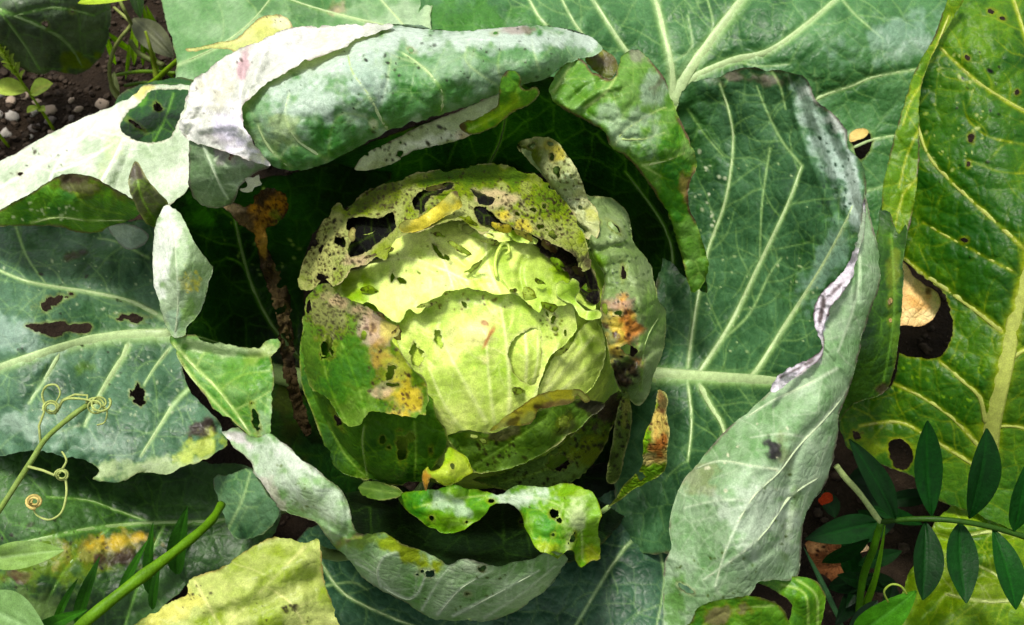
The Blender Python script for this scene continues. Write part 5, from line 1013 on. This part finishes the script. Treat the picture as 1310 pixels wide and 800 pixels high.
# ------------------------------------------------------------------ neighbouring cabbages
nb = P(np.array(1300.0), np.array(650.0), np.array(0.0))
NB = thing('cabbage', 'neighbouring cabbage seen only by its tall backlit yellow-green leaf beside the vetch', 'cabbage', (nb[0], nb[1], 0))
zz = np.linspace(-0.02, 0.09, 8)
tube(NB, 'stem', np.stack([nb[0] + 0 * zz, nb[1] + 0 * zz, zz], -1), 0.02, s(150, 170, 110), M_RIB, 0.0, nrm=np.tile([1.0, 0, 0], (8, 1)), ns=14)
RB = leaf(NB, 'outer_leaf', [(1232, -14), (1280, -70), (1350, -70), (1410, 40), (1440, 200), (1440, 360), (1410, 500), (1370, 620), (1340, 700), (1300, 680), (1250, 660), (1200, 640), (1170, 612), (1130, 596), (1085, 574), (1072, 537), (1095, 512), (1138, 495), (1150, 450), (1153, 340), (1158, 290), (1166, 220), (1166, 160), (1172, 110), (1192, 65)],
     [(1230, 0, .27), (1330, 0, .265), (1175, 160, .228), (1160, 300, .19), (1330, 300, .235), (1290, 480, .185), (1150, 480, .15), (1080, 550, .115), (1250, 600, .125), (1330, 690, .11), (1200, 635, .105), (1430, 250, .2), (1360, -60, .24), (1400, 520, .15), (1240, 200, .24), (1220, 400, .185)], dict(PAL['lime'], a=s(70, 116, 12), b=s(116, 156, 24)), seed=81, bloom=0.0, step=1.6, trans=0.5, netscale=30, net=0.4, puck=0.00072,
     polyholes=[[(1155, 334), (1172, 348), (1190, 360), (1205, 372), (1214, 392), (1219, 420), (1212, 445), (1196, 459), (1172, 457), (1148, 450), (1140, 420), (1146, 365)], [(1136, 566), (1150, 562), (1164, 570), (1168, 586), (1160, 600), (1144, 596)]], holes=[(1233, 307, 5, 3.5, 0), (1268, 15, 4, 3, 0), (1282, 23, 4, 2.5, 20), (1237, 74, 3.5, 3, 0), (1243, 176, 4, 6, 0), (1239, 210, 2.5, 4, 0), (1302, 118, 3, 2.5, 0), (1095, 556, 6, 5, 0)],
     veins=[('m', [(1262, 600), (1268, 547), (1285, 469), (1298, 407), (1318, 320), (1340, 220), (1358, 100), (1365, -20)], 26, 6), ('v', [(1282, 424), (1250, 398), (1222, 378), (1180, 349), (1158, 331)], 8, 4.5), ('v', [(1262, 545), (1254, 508), (1228, 484), (1202, 462)], 9, 4), ('v', [(1256, 575), (1222, 537), (1180, 508), (1141, 490)], 7, 3.5), ('v', [(1255, 600), (1190, 560), (1150, 540), (1100, 545)], 6, 3), ('v', [(1310, 318), (1255, 267), (1221, 236), (1190, 202), (1175, 165), (1168, 140)], 6, 3.5), ('v', [(1320, 146), (1302, 138), (1258, 111), (1224, 81), (1204, 62)], 5, 3), ('v', [(1300, 350), (1236, 316), (1181, 285)], 4.5, 2.5), ('v', [(1330, 110), (1309, 40), (1295, -5)], 5, 4), ('p', [(1310, 185), (1265, 175), (1240, 155), (1232, 130)], 3, 2), ('p', [(1240, 205), (1280, 220), (1320, 222)], 3, 1.5), ('v', [(1284, 470), (1305, 450), (1330, 440)], 7, 5), ('v', [(1270, 545), (1300, 545), (1330, 555)], 6, 4)],
     patches=[(s(70, 120, 10), 1245, 230, 70, 110, 0, 0.6), (s(60, 110, 12), 1240, 340, 60, 60, 0, 0.6), (s(80, 130, 14), 1230, 500, 60, 50, 0, 0.5), (s(170, 190, 20), 1130, 575, 40, 12, 0, 0.6), (s(150, 190, 20), 1270, 30, 60, 40, 0, 0.4)], specks=[(40, 1220, 150, 40, 80, 1, 2.4, s(190, 206, 120)), (40, 1200, 500, 80, 60, 1, 2.2, s(150, 190, 70)), (16, 1250, 200, 50, 150, 1, 2.5, s(30, 40, 10))], auto=(20, 34))
tube(RB, 'leaf_stalk', crom([P(np.array(1262.0), np.array(600.0), np.array(.122)), P(np.array(1270.0), np.array(650.0), np.array(.09)), np.array([nb[0], nb[1], 0.05])], 5), 0.0075, s(180, 200, 90), M_RIB, 0.1)
leaf(RB, 'leaf_fold', [(1218, -10), (1211, 2), (1194, 47), (1170, 91), (1153, 142), (1140, 189), (1130, 233), (1128, 270), (1132, 310), (1146, 328), (1159, 308), (1171, 256), (1177, 202), (1176, 162), (1179, 111), (1195, 67), (1228, 10), (1238, -10)],
     [(1211, 0, .28), (1230, 8, .279), (1170, 91, .258), (1178, 111, .254), (1140, 189, .24), (1175, 202, .242), (1130, 250, .232), (1168, 256, .232), (1142, 322, .215), (1156, 170, .25)], dict(PAL['lime'], a=s(104, 146, 30), b=s(140, 172, 50), edge=s(110, 76, 70)), seed=82, bloom=0.0, trans=0.4, veins=[('v', [(1214, 20), (1194, 70), (1180, 110)], 3, 2), ('p', [(1176, 165), (1160, 200), (1150, 240)], 2.5, 1.2), ('p', [(1178, 110), (1165, 130), (1155, 160)], 2.5, 1.2), ('p', [(1172, 230), (1155, 250), (1145, 290)], 2.5, 1.2)], edgew=3.5, edgea=0.9, auto=(24, 20))
leaf(RB, 'leaf_fold', [(1130, 252), (1150, 300), (1168, 256), (1160, 308), (1157, 340), (1154, 400), (1148, 450), (1140, 490), (1122, 508), (1092, 518), (1066, 545), (1060, 500), (1084, 440), (1104, 380), (1118, 320)],
     [(1131, 255, .225), (1165, 262, .228), (1152, 400, .212), (1139, 488, .185), (1075, 530, .17), (1100, 440, .22), (1125, 380, .224)], dict(PAL['upperD'], a=s(48, 84, 20), b=s(84, 118, 36)), seed=83, bloom=0.03, holes=[(1139, 386, 2.2, 6, 3), (1139, 410, 2.2, 4, 0)], veins=[('p', [(1140, 300), (1144, 400), (1130, 490)], 3, 2)], patches=[(s(140, 150, 90), 1144, 340, 8, 30, 0, 0.5), (s(90, 60, 40), 1125, 500, 8, 8, 0, 0.7), (s(120, 150, 90), 1146, 440, 5, 50, 0, 0.5)], auto=(24, 24))
GL = leaf(NB, 'outer_leaf', [(1140, 815), (1150, 770), (1172, 710), (1210, 650), (1270, 600), (1340, 580), (1400, 620), (1430, 720), (1390, 830), (1290, 870), (1190, 860)],
     [(1160, 810, .075), (1200, 700, .09), (1260, 620, .095), (1330, 590, .10), (1330, 810, .085), (1260, 720, .105), (1420, 720, .08), (1290, 860, .07)], dict(PAL['lime'], a=s(96, 134, 30), b=s(150, 180, 66), vein=s(196, 210, 120)), seed=84, bloom=0.05, trans=0.35, step=1.6, ruf=0.006, veins=[('v', [(1330, 690), (1270, 680), (1220, 690)], 6, 3), ('v', [(1330, 760), (1270, 770), (1210, 760)], 5, 3), ('v', [(1330, 640), (1290, 640), (1260, 630)], 4, 2), ('v', [(1330, 800), (1280, 740), (1240, 720)], 4, 2)], holes=[(1304, 622, 7, 6, 0), (1302, 652, 6, 8, 0)], lump=0.007, auto=(18, 30), puck=0.0012, creases=[([(1180, 790), (1240, 740), (1310, 730)], -0.008, 12), ([(1200, 690), (1260, 690), (1320, 660)], -0.006, 10)])
tube(GL, 'leaf_stalk', crom([P(np.array(1325.0), np.array(700.0), np.array(.09)), P(np.array(1315.0), np.array(690.0), np.array(.06)), np.array([nb[0], nb[1], 0.04])], 5), 0.006, s(180, 200, 90), M_RIB, 0.1)

nb2 = P(np.array(-120.0), np.array(-60.0), np.array(0.0))
NC = thing('cabbage', 'cabbage at the bare soil, showing one dull grey-green drooping leaf behind the seedlings', 'cabbage', (nb2[0], nb2[1], 0))
tube(NC, 'stem', np.stack([nb2[0] + 0 * zz, nb2[1] + 0 * zz, zz], -1), 0.02, s(150, 170, 110), M_RIB, 0.0, nrm=np.tile([1.0, 0, 0], (8, 1)), ns=14)
o = leaf(NC, 'outer_leaf', [(-60, -60), (130, -60), (140, -10), (142, 30), (140, 58), (120, 84), (98, 96), (70, 92), (46, 96), (20, 84), (0, 80), (-60, 90)],
     [(-60, -50, .14), (120, -50, .13), (0, 20, .15), (140, 40, .085), (95, 95, .06), (0, 80, .085), (60, 40, .125), (-60, 85, .09)], dict(PAL['upperD'], a=s(70, 86, 66), b=s(104, 120, 92), bloom=s(130, 142, 122)), seed=85, bloom=0.3, veins=[('m', [(-50, 0), (20, 20), (80, 50), (105, 85)], 7, 3), ('v', [(20, 20), (70, 10), (120, 20)], 3.5, 2), ('v', [(0, 15), (30, 55), (50, 88)], 3, 2)], holes=[(58, 32, 4, 5, 0), (93, 14, 4, 3, 0)], patches=[(s(120, 136, 56), 96, 80, 26, 14, 0, 0.7)])
tube(o, 'leaf_stalk', crom([P(np.array(-50.0), np.array(0.0), np.array(.145)), np.array([nb2[0] + 0.02, nb2[1] - 0.02, 0.1]), np.array([nb2[0], nb2[1], 0.05])], 5), 0.005, s(150, 170, 100), M_RIB, 0.1)

# ------------------------------------------------------------------ weeds
def p3(x, y, z):
    return P(np.array(float(x)), np.array(float(y)), np.array(float(z)))


def path(pts, n=6):
    return crom([p3(*q) for q in pts], n)


def wpx(w, q):
    return w * np.linalg.norm(np.asarray(q) - CAM) * 0.92 / FPX


# vetch by the backlit leaf
VG = s(44, 84, 30)
b0 = p3(1100, 815, 0.0)
V1 = thing('vetch', 'dark green vetch with paired oval leaflets in front of the backlit cabbage leaf', 'weed', tuple(b0))
tube(V1, 'stem', path([(1100, 815, 0.0), (1098, 790, .05), (1104, 740, .10), (1118, 700, .145), (1126, 668, .165)]), 0.0022, s(96, 136, 60), M_WEED)
tube(V1, 'leaf_axis', path([(1126, 668, .165), (1170, 664, .178), (1220, 666, .184), (1270, 675, .182), (1320, 690, .175)]), 0.0016, s(70, 100, 44), M_WEED)
tube(V1, 'stem', path([(1126, 668, .165), (1100, 632, .175), (1082, 612, .18), (1070, 596, .185)]), 0.0018, s(176, 196, 120), M_WEED)
for i, (bx, by, tx, ty, w, zt) in enumerate([(1146, 664, 1086, 562, 32, .215), (1192, 660, 1186, 538, 37, .225), (1240, 664, 1262, 548, 39, .225), (1298, 680, 1316, 588, 34, .22),
                                            (1184, 668, 1180, 768, 37, .165), (1228, 668, 1236, 772, 39, .165), (1270, 676, 1300, 780, 34, .165), (1122, 668, 1030, 690, 34, .19), (1112, 690, 1052, 720, 22, .12)]):
    a = p3(bx, by, .178 if by < 672 else .18); t_ = p3(tx, ty, zt)
    blade(V1, 'leaflet', a, t_, wpx(w, a), VG * 1.1 * np.array([1, 1, 0.9]) * (0.7, 1.0, 0.85, 1.15, 0.75, 0.95, 1.2, 0.8, 0.7)[i], cup=(0.3, 0.1, 0.4, 0.2, 0.5, 0.15, 0.3, 0.4, 0.2)[i], bend=(0.1, -0.05, 0.12, 0.05, 0.1, -0.08, 0.14, 0.1, 0.05)[i], seed=i + 3, trans=0.3, shape=(0.9, 1.0, 1.1, 0.95, 1.0, 0.9, 1.05, 0.9, 1.0)[i])
a = p3(1095, 812, .12)
blade(V1, 'leaflet', a, p3(1172, 756, .165), wpx(40, a), s(96, 146, 76), cup=0.2, bend=0.12, seed=31, trans=0.25, shape=0.8)
tube(V1, 'tendril', path([(1136, 770, .16), (1131, 757, .17), (1140, 748, .175), (1152, 750, .175), (1160, 760, .17)]), 0.0006, s(150, 170, 90), M_WEED)
rg = np.random.default_rng(5)
for k in range(16):                                  # lower leaves of the same vetch, shade darkened into their colour
    x = rg.uniform(1050, 1165); y = rg.uniform(600, 780); z_ = rg.uniform(.03, .09); an = rg.uniform(0, 6.28); L = rg.uniform(45, 85)
    a = p3(x, y, z_); e = p3(x + L * math.cos(an), y + L * math.sin(an) * 0.8, z_ + rg.uniform(.0, .03))
    blade(V1, 'leaflet', a, e, wpx(rg.uniform(16, 30), a), VG * rg.uniform(0.5, 0.9), cup=rg.uniform(0.1, 0.5), bend=rg.uniform(-0.1, 0.15), seed=k + 140, trans=0.3)
b1 = p3(1060, 818, 0.0)
G1 = thing('grass', 'green grass blade leaning up beside the stem of the vetch', 'grass', tuple(b1))
blade(G1, 'blade', p3(1085, 818, .02), p3(1132, 672, .13), wpx(22, p3(1090, 740, .1)), s(110, 150, 70), up=(0.6, -0.5, 0.7), cup=0.4, bend=0.05, seed=5, trans=0.3, shape=0.6)
blade(G1, 'blade', p3(1085, 818, .02), p3(1028, 700, .05), wpx(8, p3(1090, 740, .1)), s(90, 124, 90), cup=0.4, bend=0.05, seed=6, trans=0.3)

# dead leaves on the soil
def dead(name, poly, zs, pal, label, cat, seed, **k):
    t_ = thing(name, label, cat, tuple(p3(np.mean([q[0] for q in poly]), np.mean([q[1] for q in poly]), 0.0)))
    leaf(t_, 'blade', poly, zs, pal, seed=seed, mat=M_ROT_SHADE, auto=None, **k)
    return t_


dead('dead_leaf', [(1128, 322), (1156, 335), (1168, 352), (1184, 364), (1200, 376), (1204, 392), (1194, 410), (1176, 418), (1155, 417), (1125, 420), (1115, 370)], [(1130, 325, .160), (1200, 378, .166), (1195, 410, .158), (1130, 418, .155), (1165, 380, .166)], dict(a=s(250, 200, 124), b=s(254, 224, 164), vein=s(246, 186, 110), bloom=s(240, 220, 180), edge=s(200, 150, 90)),
     'pale orange dry leaf on the soil, seen through the hole in the backlit leaf', 'dead leaf', 91, bloom=0.1, patches=[(s(226, 160, 70), 1166, 384, 22, 12, 20, 0.6), (s(130, 90, 50), 1187, 372, 4, 4, 0, 0.8)], trans=0.25)
dead('dead_leaf', [(1074, 674), (1082, 668), (1092, 674), (1104, 690), (1112, 702), (1100, 708), (1090, 700), (1084, 690)], [(1076, 672, .055), (1110, 702, .05), (1090, 685, .06), (1100, 680, .055), (1084, 700, .05)], dict(a=s(226, 190, 140), b=s(240, 216, 180), vein=s(240, 220, 180), bloom=s(240, 226, 200), edge=s(180, 130, 90)),
     'small cream coloured dry leaf scrap under the vetch', 'dead leaf', 92, bloom=0.2)
dead('dead_leaf', [(1030, 696), (1044, 686), (1060, 692), (1076, 688), (1098, 706), (1090, 716), (1094, 732), (1078, 738), (1068, 752), (1056, 738), (1040, 733), (1034, 714)], [(1030, 692, .03), (1098, 705, .03), (1062, 750, .012), (1060, 710, .035)], dict(a=s(130, 76, 40), b=s(190, 120, 64), vein=s(190, 130, 80), bloom=s(200, 150, 100), edge=s(90, 50, 30)),
     'curled reddish-brown dead leaf on the soil under the vetch', 'dead leaf', 93, bloom=0.1, ruf=0.012, lump=0.01, tear=2.2, specks=[(40, 1062, 715, 34, 30, 0.8, 2.5, s(60, 36, 20))], patches=[(s(220, 170, 110), 1046, 700, 16, 8, 0, 0.7)])
dead('petal', [(1046, 640), (1056, 630), (1066, 634), (1064, 642), (1052, 647)], [(1046, 641, .055), (1065, 635, .06), (1055, 645, .05)], dict(a=s(226, 70, 30), b=s(240, 90, 40), vein=s(240, 120, 60), bloom=s(240, 110, 60), edge=s(190, 50, 20)),
     'tiny bright orange petal in the dark beside the folded leaf', 'petal', 94, bloom=0.0)

# vetch with coiled tendrils on the left
b2 = p3(-40, 830, 0.0)
V2 = thing('vetch', 'vetch shoot with coiled yellow tendrils lying over the wide left leaf', 'weed', tuple(b2))
TG = s(176, 190, 110)
tube(V2, 'stem', path([(-40, 830, 0.0), (-40, 740, .12), (-15, 675, .185), (0, 652, .195), (40, 590, .205), (60, 560, .21), (95, 530, .215), (122, 512, .212)]), 0.0016, s(140, 160, 100), M_WEED)


def coil(cx, cy, z, r, turns, a0, shrink=0.55, n=40, lead=()):
    out = [p3(*q) for q in lead]
    for i in range(n + 1):
        t_ = i / n; a_ = a0 + turns * 2 * math.pi * t_; rr = r * (1 - shrink * t_)
        out.append(p3(cx + rr * math.cos(a_), cy + rr * math.sin(a_) * 0.85, z + 0.004 * math.sin(a_ * 0.7) + 0.006 * t_))
    return np.array(out)


def tendril(pts, r=0.0008, c=TG):
    tube(V2, 'tendril', pts, np.linspace(r, r * 0.6, len(pts)), c, M_WEED, 0.2, ns=6)


tendril(coil(66, 522, .213, 11, 2.0, 2.6, lead=[(52, 568, .208), (50, 545, .212)]))
tendril(crom([p3(*q) for q in [(58, 520, .214), (54, 505, .218), (60, 494, .222), (72, 493, .222), (77, 503, .22), (72, 514, .218)]], 5))
tendril(coil(122, 520, .214, 13, 1.8, 3.6, lead=[(70, 530, .212), (80, 512, .216), (96, 505, .218), (112, 506, .217)]))
tendril(crom([p3(*q) for q in [(76, 522, .213), (82, 512, .217), (98, 510, .219), (120, 514, .217), (136, 524, .214), (134, 540, .212), (124, 544, .212)]], 5))
tendril(coil(128, 516, .216, 14, 1.3, -0.5))
tendril(coil(79, 608, .2, 9, 2.2, 3.1, lead=[(36, 597, .205), (55, 602, .204)]))
tendril(crom([p3(*q) for q in [(80, 600, .204), (85, 590, .206), (82, 582, .207), (79, 578, .207)]], 4))
tendril(crom([p3(*q) for q in [(84, 612, .202), (85, 632, .2), (79, 655, .198), (64, 665, .197), (48, 660, .198), (42, 650, .199)]], 6))
tendril(coil(44, 642, .2, 11, 2.4, 1.4, 0.7), 0.0009, s(206, 186, 110))
a = p3(-20, 716, .15)
blade(V2, 'leaflet', a, p3(82, 704, .165), wpx(32, a), s(140, 170, 104), cup=0.15, bend=0.06, seed=41, trans=0.25, shape=0.85)
a = p3(-30, 770, .13)
blade(V2, 'leaflet', a, p3(60, 815, .14), wpx(60, a), s(130, 160, 110), cup=0.15, bend=0.1, seed=42, trans=0.25)
# thick weed stalk and blades in the lower left
b3 = p3(92, 818, .0)
W1 = thing('weed', 'thick bright green weed stalk rising across the dark lower leaf beside the yellow leaf', 'weed', tuple(b3))
tube(W1, 'stem', path([(92, 818, 0.0), (96, 812, .1), (104, 800, .17), (150, 762, .175), (200, 724, .17), (250, 685, .16), (272, 664, .15), (283, 646, .14)]), np.linspace(0.0034, 0.0026, 43) * (1 + 0.18 * np.exp(-((np.arange(43) - 22) / 1.5) ** 2)), s(112, 146, 52), M_WEED, 0.1, ns=12)
for i, (bx, by, bz, tx, ty, tz, w) in enumerate([(225, 735, .09, 240, 648, .14, 26), (190, 760, .09, 196, 668, .13, 14), (150, 770, .1, 190, 690, .13, 12), (98, 800, .1, 128, 712, .135, 16), (70, 800, .1, 100, 740, .13, 10), (40, 812, .1, 112, 780, .13, 18), (195, 780, .1, 205, 720, .13, 12)]):
    blade(W1, 'blade', p3(bx, by, bz), p3(tx, ty, tz), wpx(w, p3(bx, by, bz)), s(74, 116, 46) * (0.8 + 0.15 * (i % 3)), cup=0.35, bend=0.08, seed=50 + i, trans=0.3, shape=0.7)

# seedlings on the bare soil
def seedling(x, y, ytop, label, seed, big):
    b = p3(x, y, 0.0); b[2] = float(soil_h(b[0], b[1]))
    t_ = thing('seedling', label, 'seedling', tuple(b), 'weed seedlings on the bare soil')
    zt = 0.0
    for zt in np.linspace(0.005, 0.2, 200):
        d = b + np.array([0, 0, zt]) - CAM
        if 400 - FPX * (d @ UPV) / (d @ FWD) < ytop: break
    top = b + np.array([0.002, 0.0, zt])
    pts = np.linspace(b, top, 14) + np.stack([0.0015 * np.sin(np.linspace(0, 5, 14) + seed), 0 * np.zeros(14), np.zeros(14)], -1)
    tube(t_, 'stem', pts, np.linspace(0.0016, 0.0009, 14), s(150, 180, 70), M_WEED, 0.2)
    rng = np.random.default_rng(seed)
    if big:
        lv = [(0.45, 10, 0.026, 0.018), (0.5, 190, 0.030, 0.02), (0.3, 250, 0.014, 0.008), (0.28, 320, 0.014, 0.008)]
    else:
        lv = [(0.4, 20, 0.014, 0.008), (0.45, 200, 0.014, 0.008)]
    for k in range(16):
        lv.append((0.62 + 0.36 * k / 16, k * 137.5, 0.013 - 0.004 * k / 16, 0.0055))
    for h, an, L, w in lv:
        a = b + (top - b) * h
        an = math.radians(an + rng.uniform(-12, 12))
        el = 0.35 if h < 0.6 else 0.9
        e = a + L * np.array([math.cos(an) * math.cos(el), math.sin(an) * math.cos(el), math.sin(el)])
        blade(t_, 'leaflet', a, e, w, s(190, 216, 90) * rng.uniform(0.75, 1.1), cup=0.3, bend=0.12, seed=int(rng.integers(99)), trans=0.35, n=8, m=3, up=(0.1, -0.2, 1))


seedling(68, 168, 56, 'yellow-green weed seedling with two broad lower leaves on the pebbly soil', 1, True)
seedling(12, 192, 88, 'thin yellow-green weed seedling with narrow leaves only, at the edge of the pebbles', 2, False)
seedling(-4, 178, 92, 'small pale weed seedling half hidden behind the thin one', 3, False)
# withered stalks and a bright leaf behind the seedlings
b4 = p3(185, 118, 0.0)
W2 = thing('weed', 'tangle of bent straw-green stalks with a bright leaf, beside the grey-green back leaf', 'weed', tuple(b4))
SG = s(150, 160, 96)
tube(W2, 'stem', path([(146, 10, .10), (160, 22, .105), (167, 32, .10), (155, 48, .09), (145, 66, .07), (140, 88, .05), (143, 108, .03), (154, 124, .01), (158, 130, 0.0)]), np.linspace(0.0014, 0.0022, 49), SG, M_WEED)
tube(W2, 'stem', path([(168, 30, .10), (160, 15, .12), (150, -6, .13)]), 0.0016, SG, M_WEED)
tube(W2, 'stem', path([(232, 74, .15), (215, 88, .12), (200, 102, .09), (180, 116, .05), (165, 126, 0.0)]), 0.0022, s(130, 160, 60), M_WEED)
tube(W2, 'stem', path([(186, 40, .09), (192, 60, .08), (198, 84, .06), (200, 100, .05)]), np.linspace(0.0012, 0.003, 19), s(140, 156, 84), M_WEED)
tube(W2, 'stem', path([(150, 96, .03), (175, 92, .045), (200, 92, .05), (225, 94, .05)]), 0.0018, s(110, 136, 70), M_WEED)
tube(W2, 'stem', path([(160, 110, .02), (185, 106, .03), (215, 110, .03)]), 0.0018, s(96, 120, 66), M_WEED)
tube(W2, 'stem', path([(166, 52, .06), (180, 70, .05), (210, 84, .045)]), 0.0025, s(120, 130, 84), M_WEED)
blade(W2, 'leaflet', p3(204, -14, .15), p3(100, 4, .14), wpx(26, p3(150, 0, .14)), s(176, 206, 50), cup=0.15, seed=61, trans=0.4)
blade(W2, 'leaflet', p3(180, 24, .10), p3(172, -30, .12), wpx(18, p3(150, 0, .14)), s(60, 86, 40), cup=0.2, seed=62)
blade(W2, 'leaflet', p3(222, 74, .05), p3(170, 24, .06), wpx(34, p3(200, 40, .06)), s(110, 116, 84), cup=0.2, seed=63)
blade(W2, 'leaflet', p3(150, 128, .005), p3(146, 92, .03), wpx(13, p3(150, 110, .02)), s(150, 160, 110), cup=0.3, seed=64)

for k in range(9):
    x = 150 + 9 * k + RNG.uniform(-4, 4); y = RNG.uniform(60, 120); a = p3(x, y, 0.004)
    e = a + np.array([RNG.uniform(-0.03, 0.03), RNG.uniform(-0.01, 0.03), RNG.uniform(0.03, 0.07)])
    blade(W2, 'blade', a, e, RNG.uniform(0.003, 0.008), s(120, 150, 60) * RNG.uniform(0.6, 1.2), up=(0.3, -0.9, 0.3), cup=0.3, bend=0.15, seed=70 + k, trans=0.3, n=8, m=3)
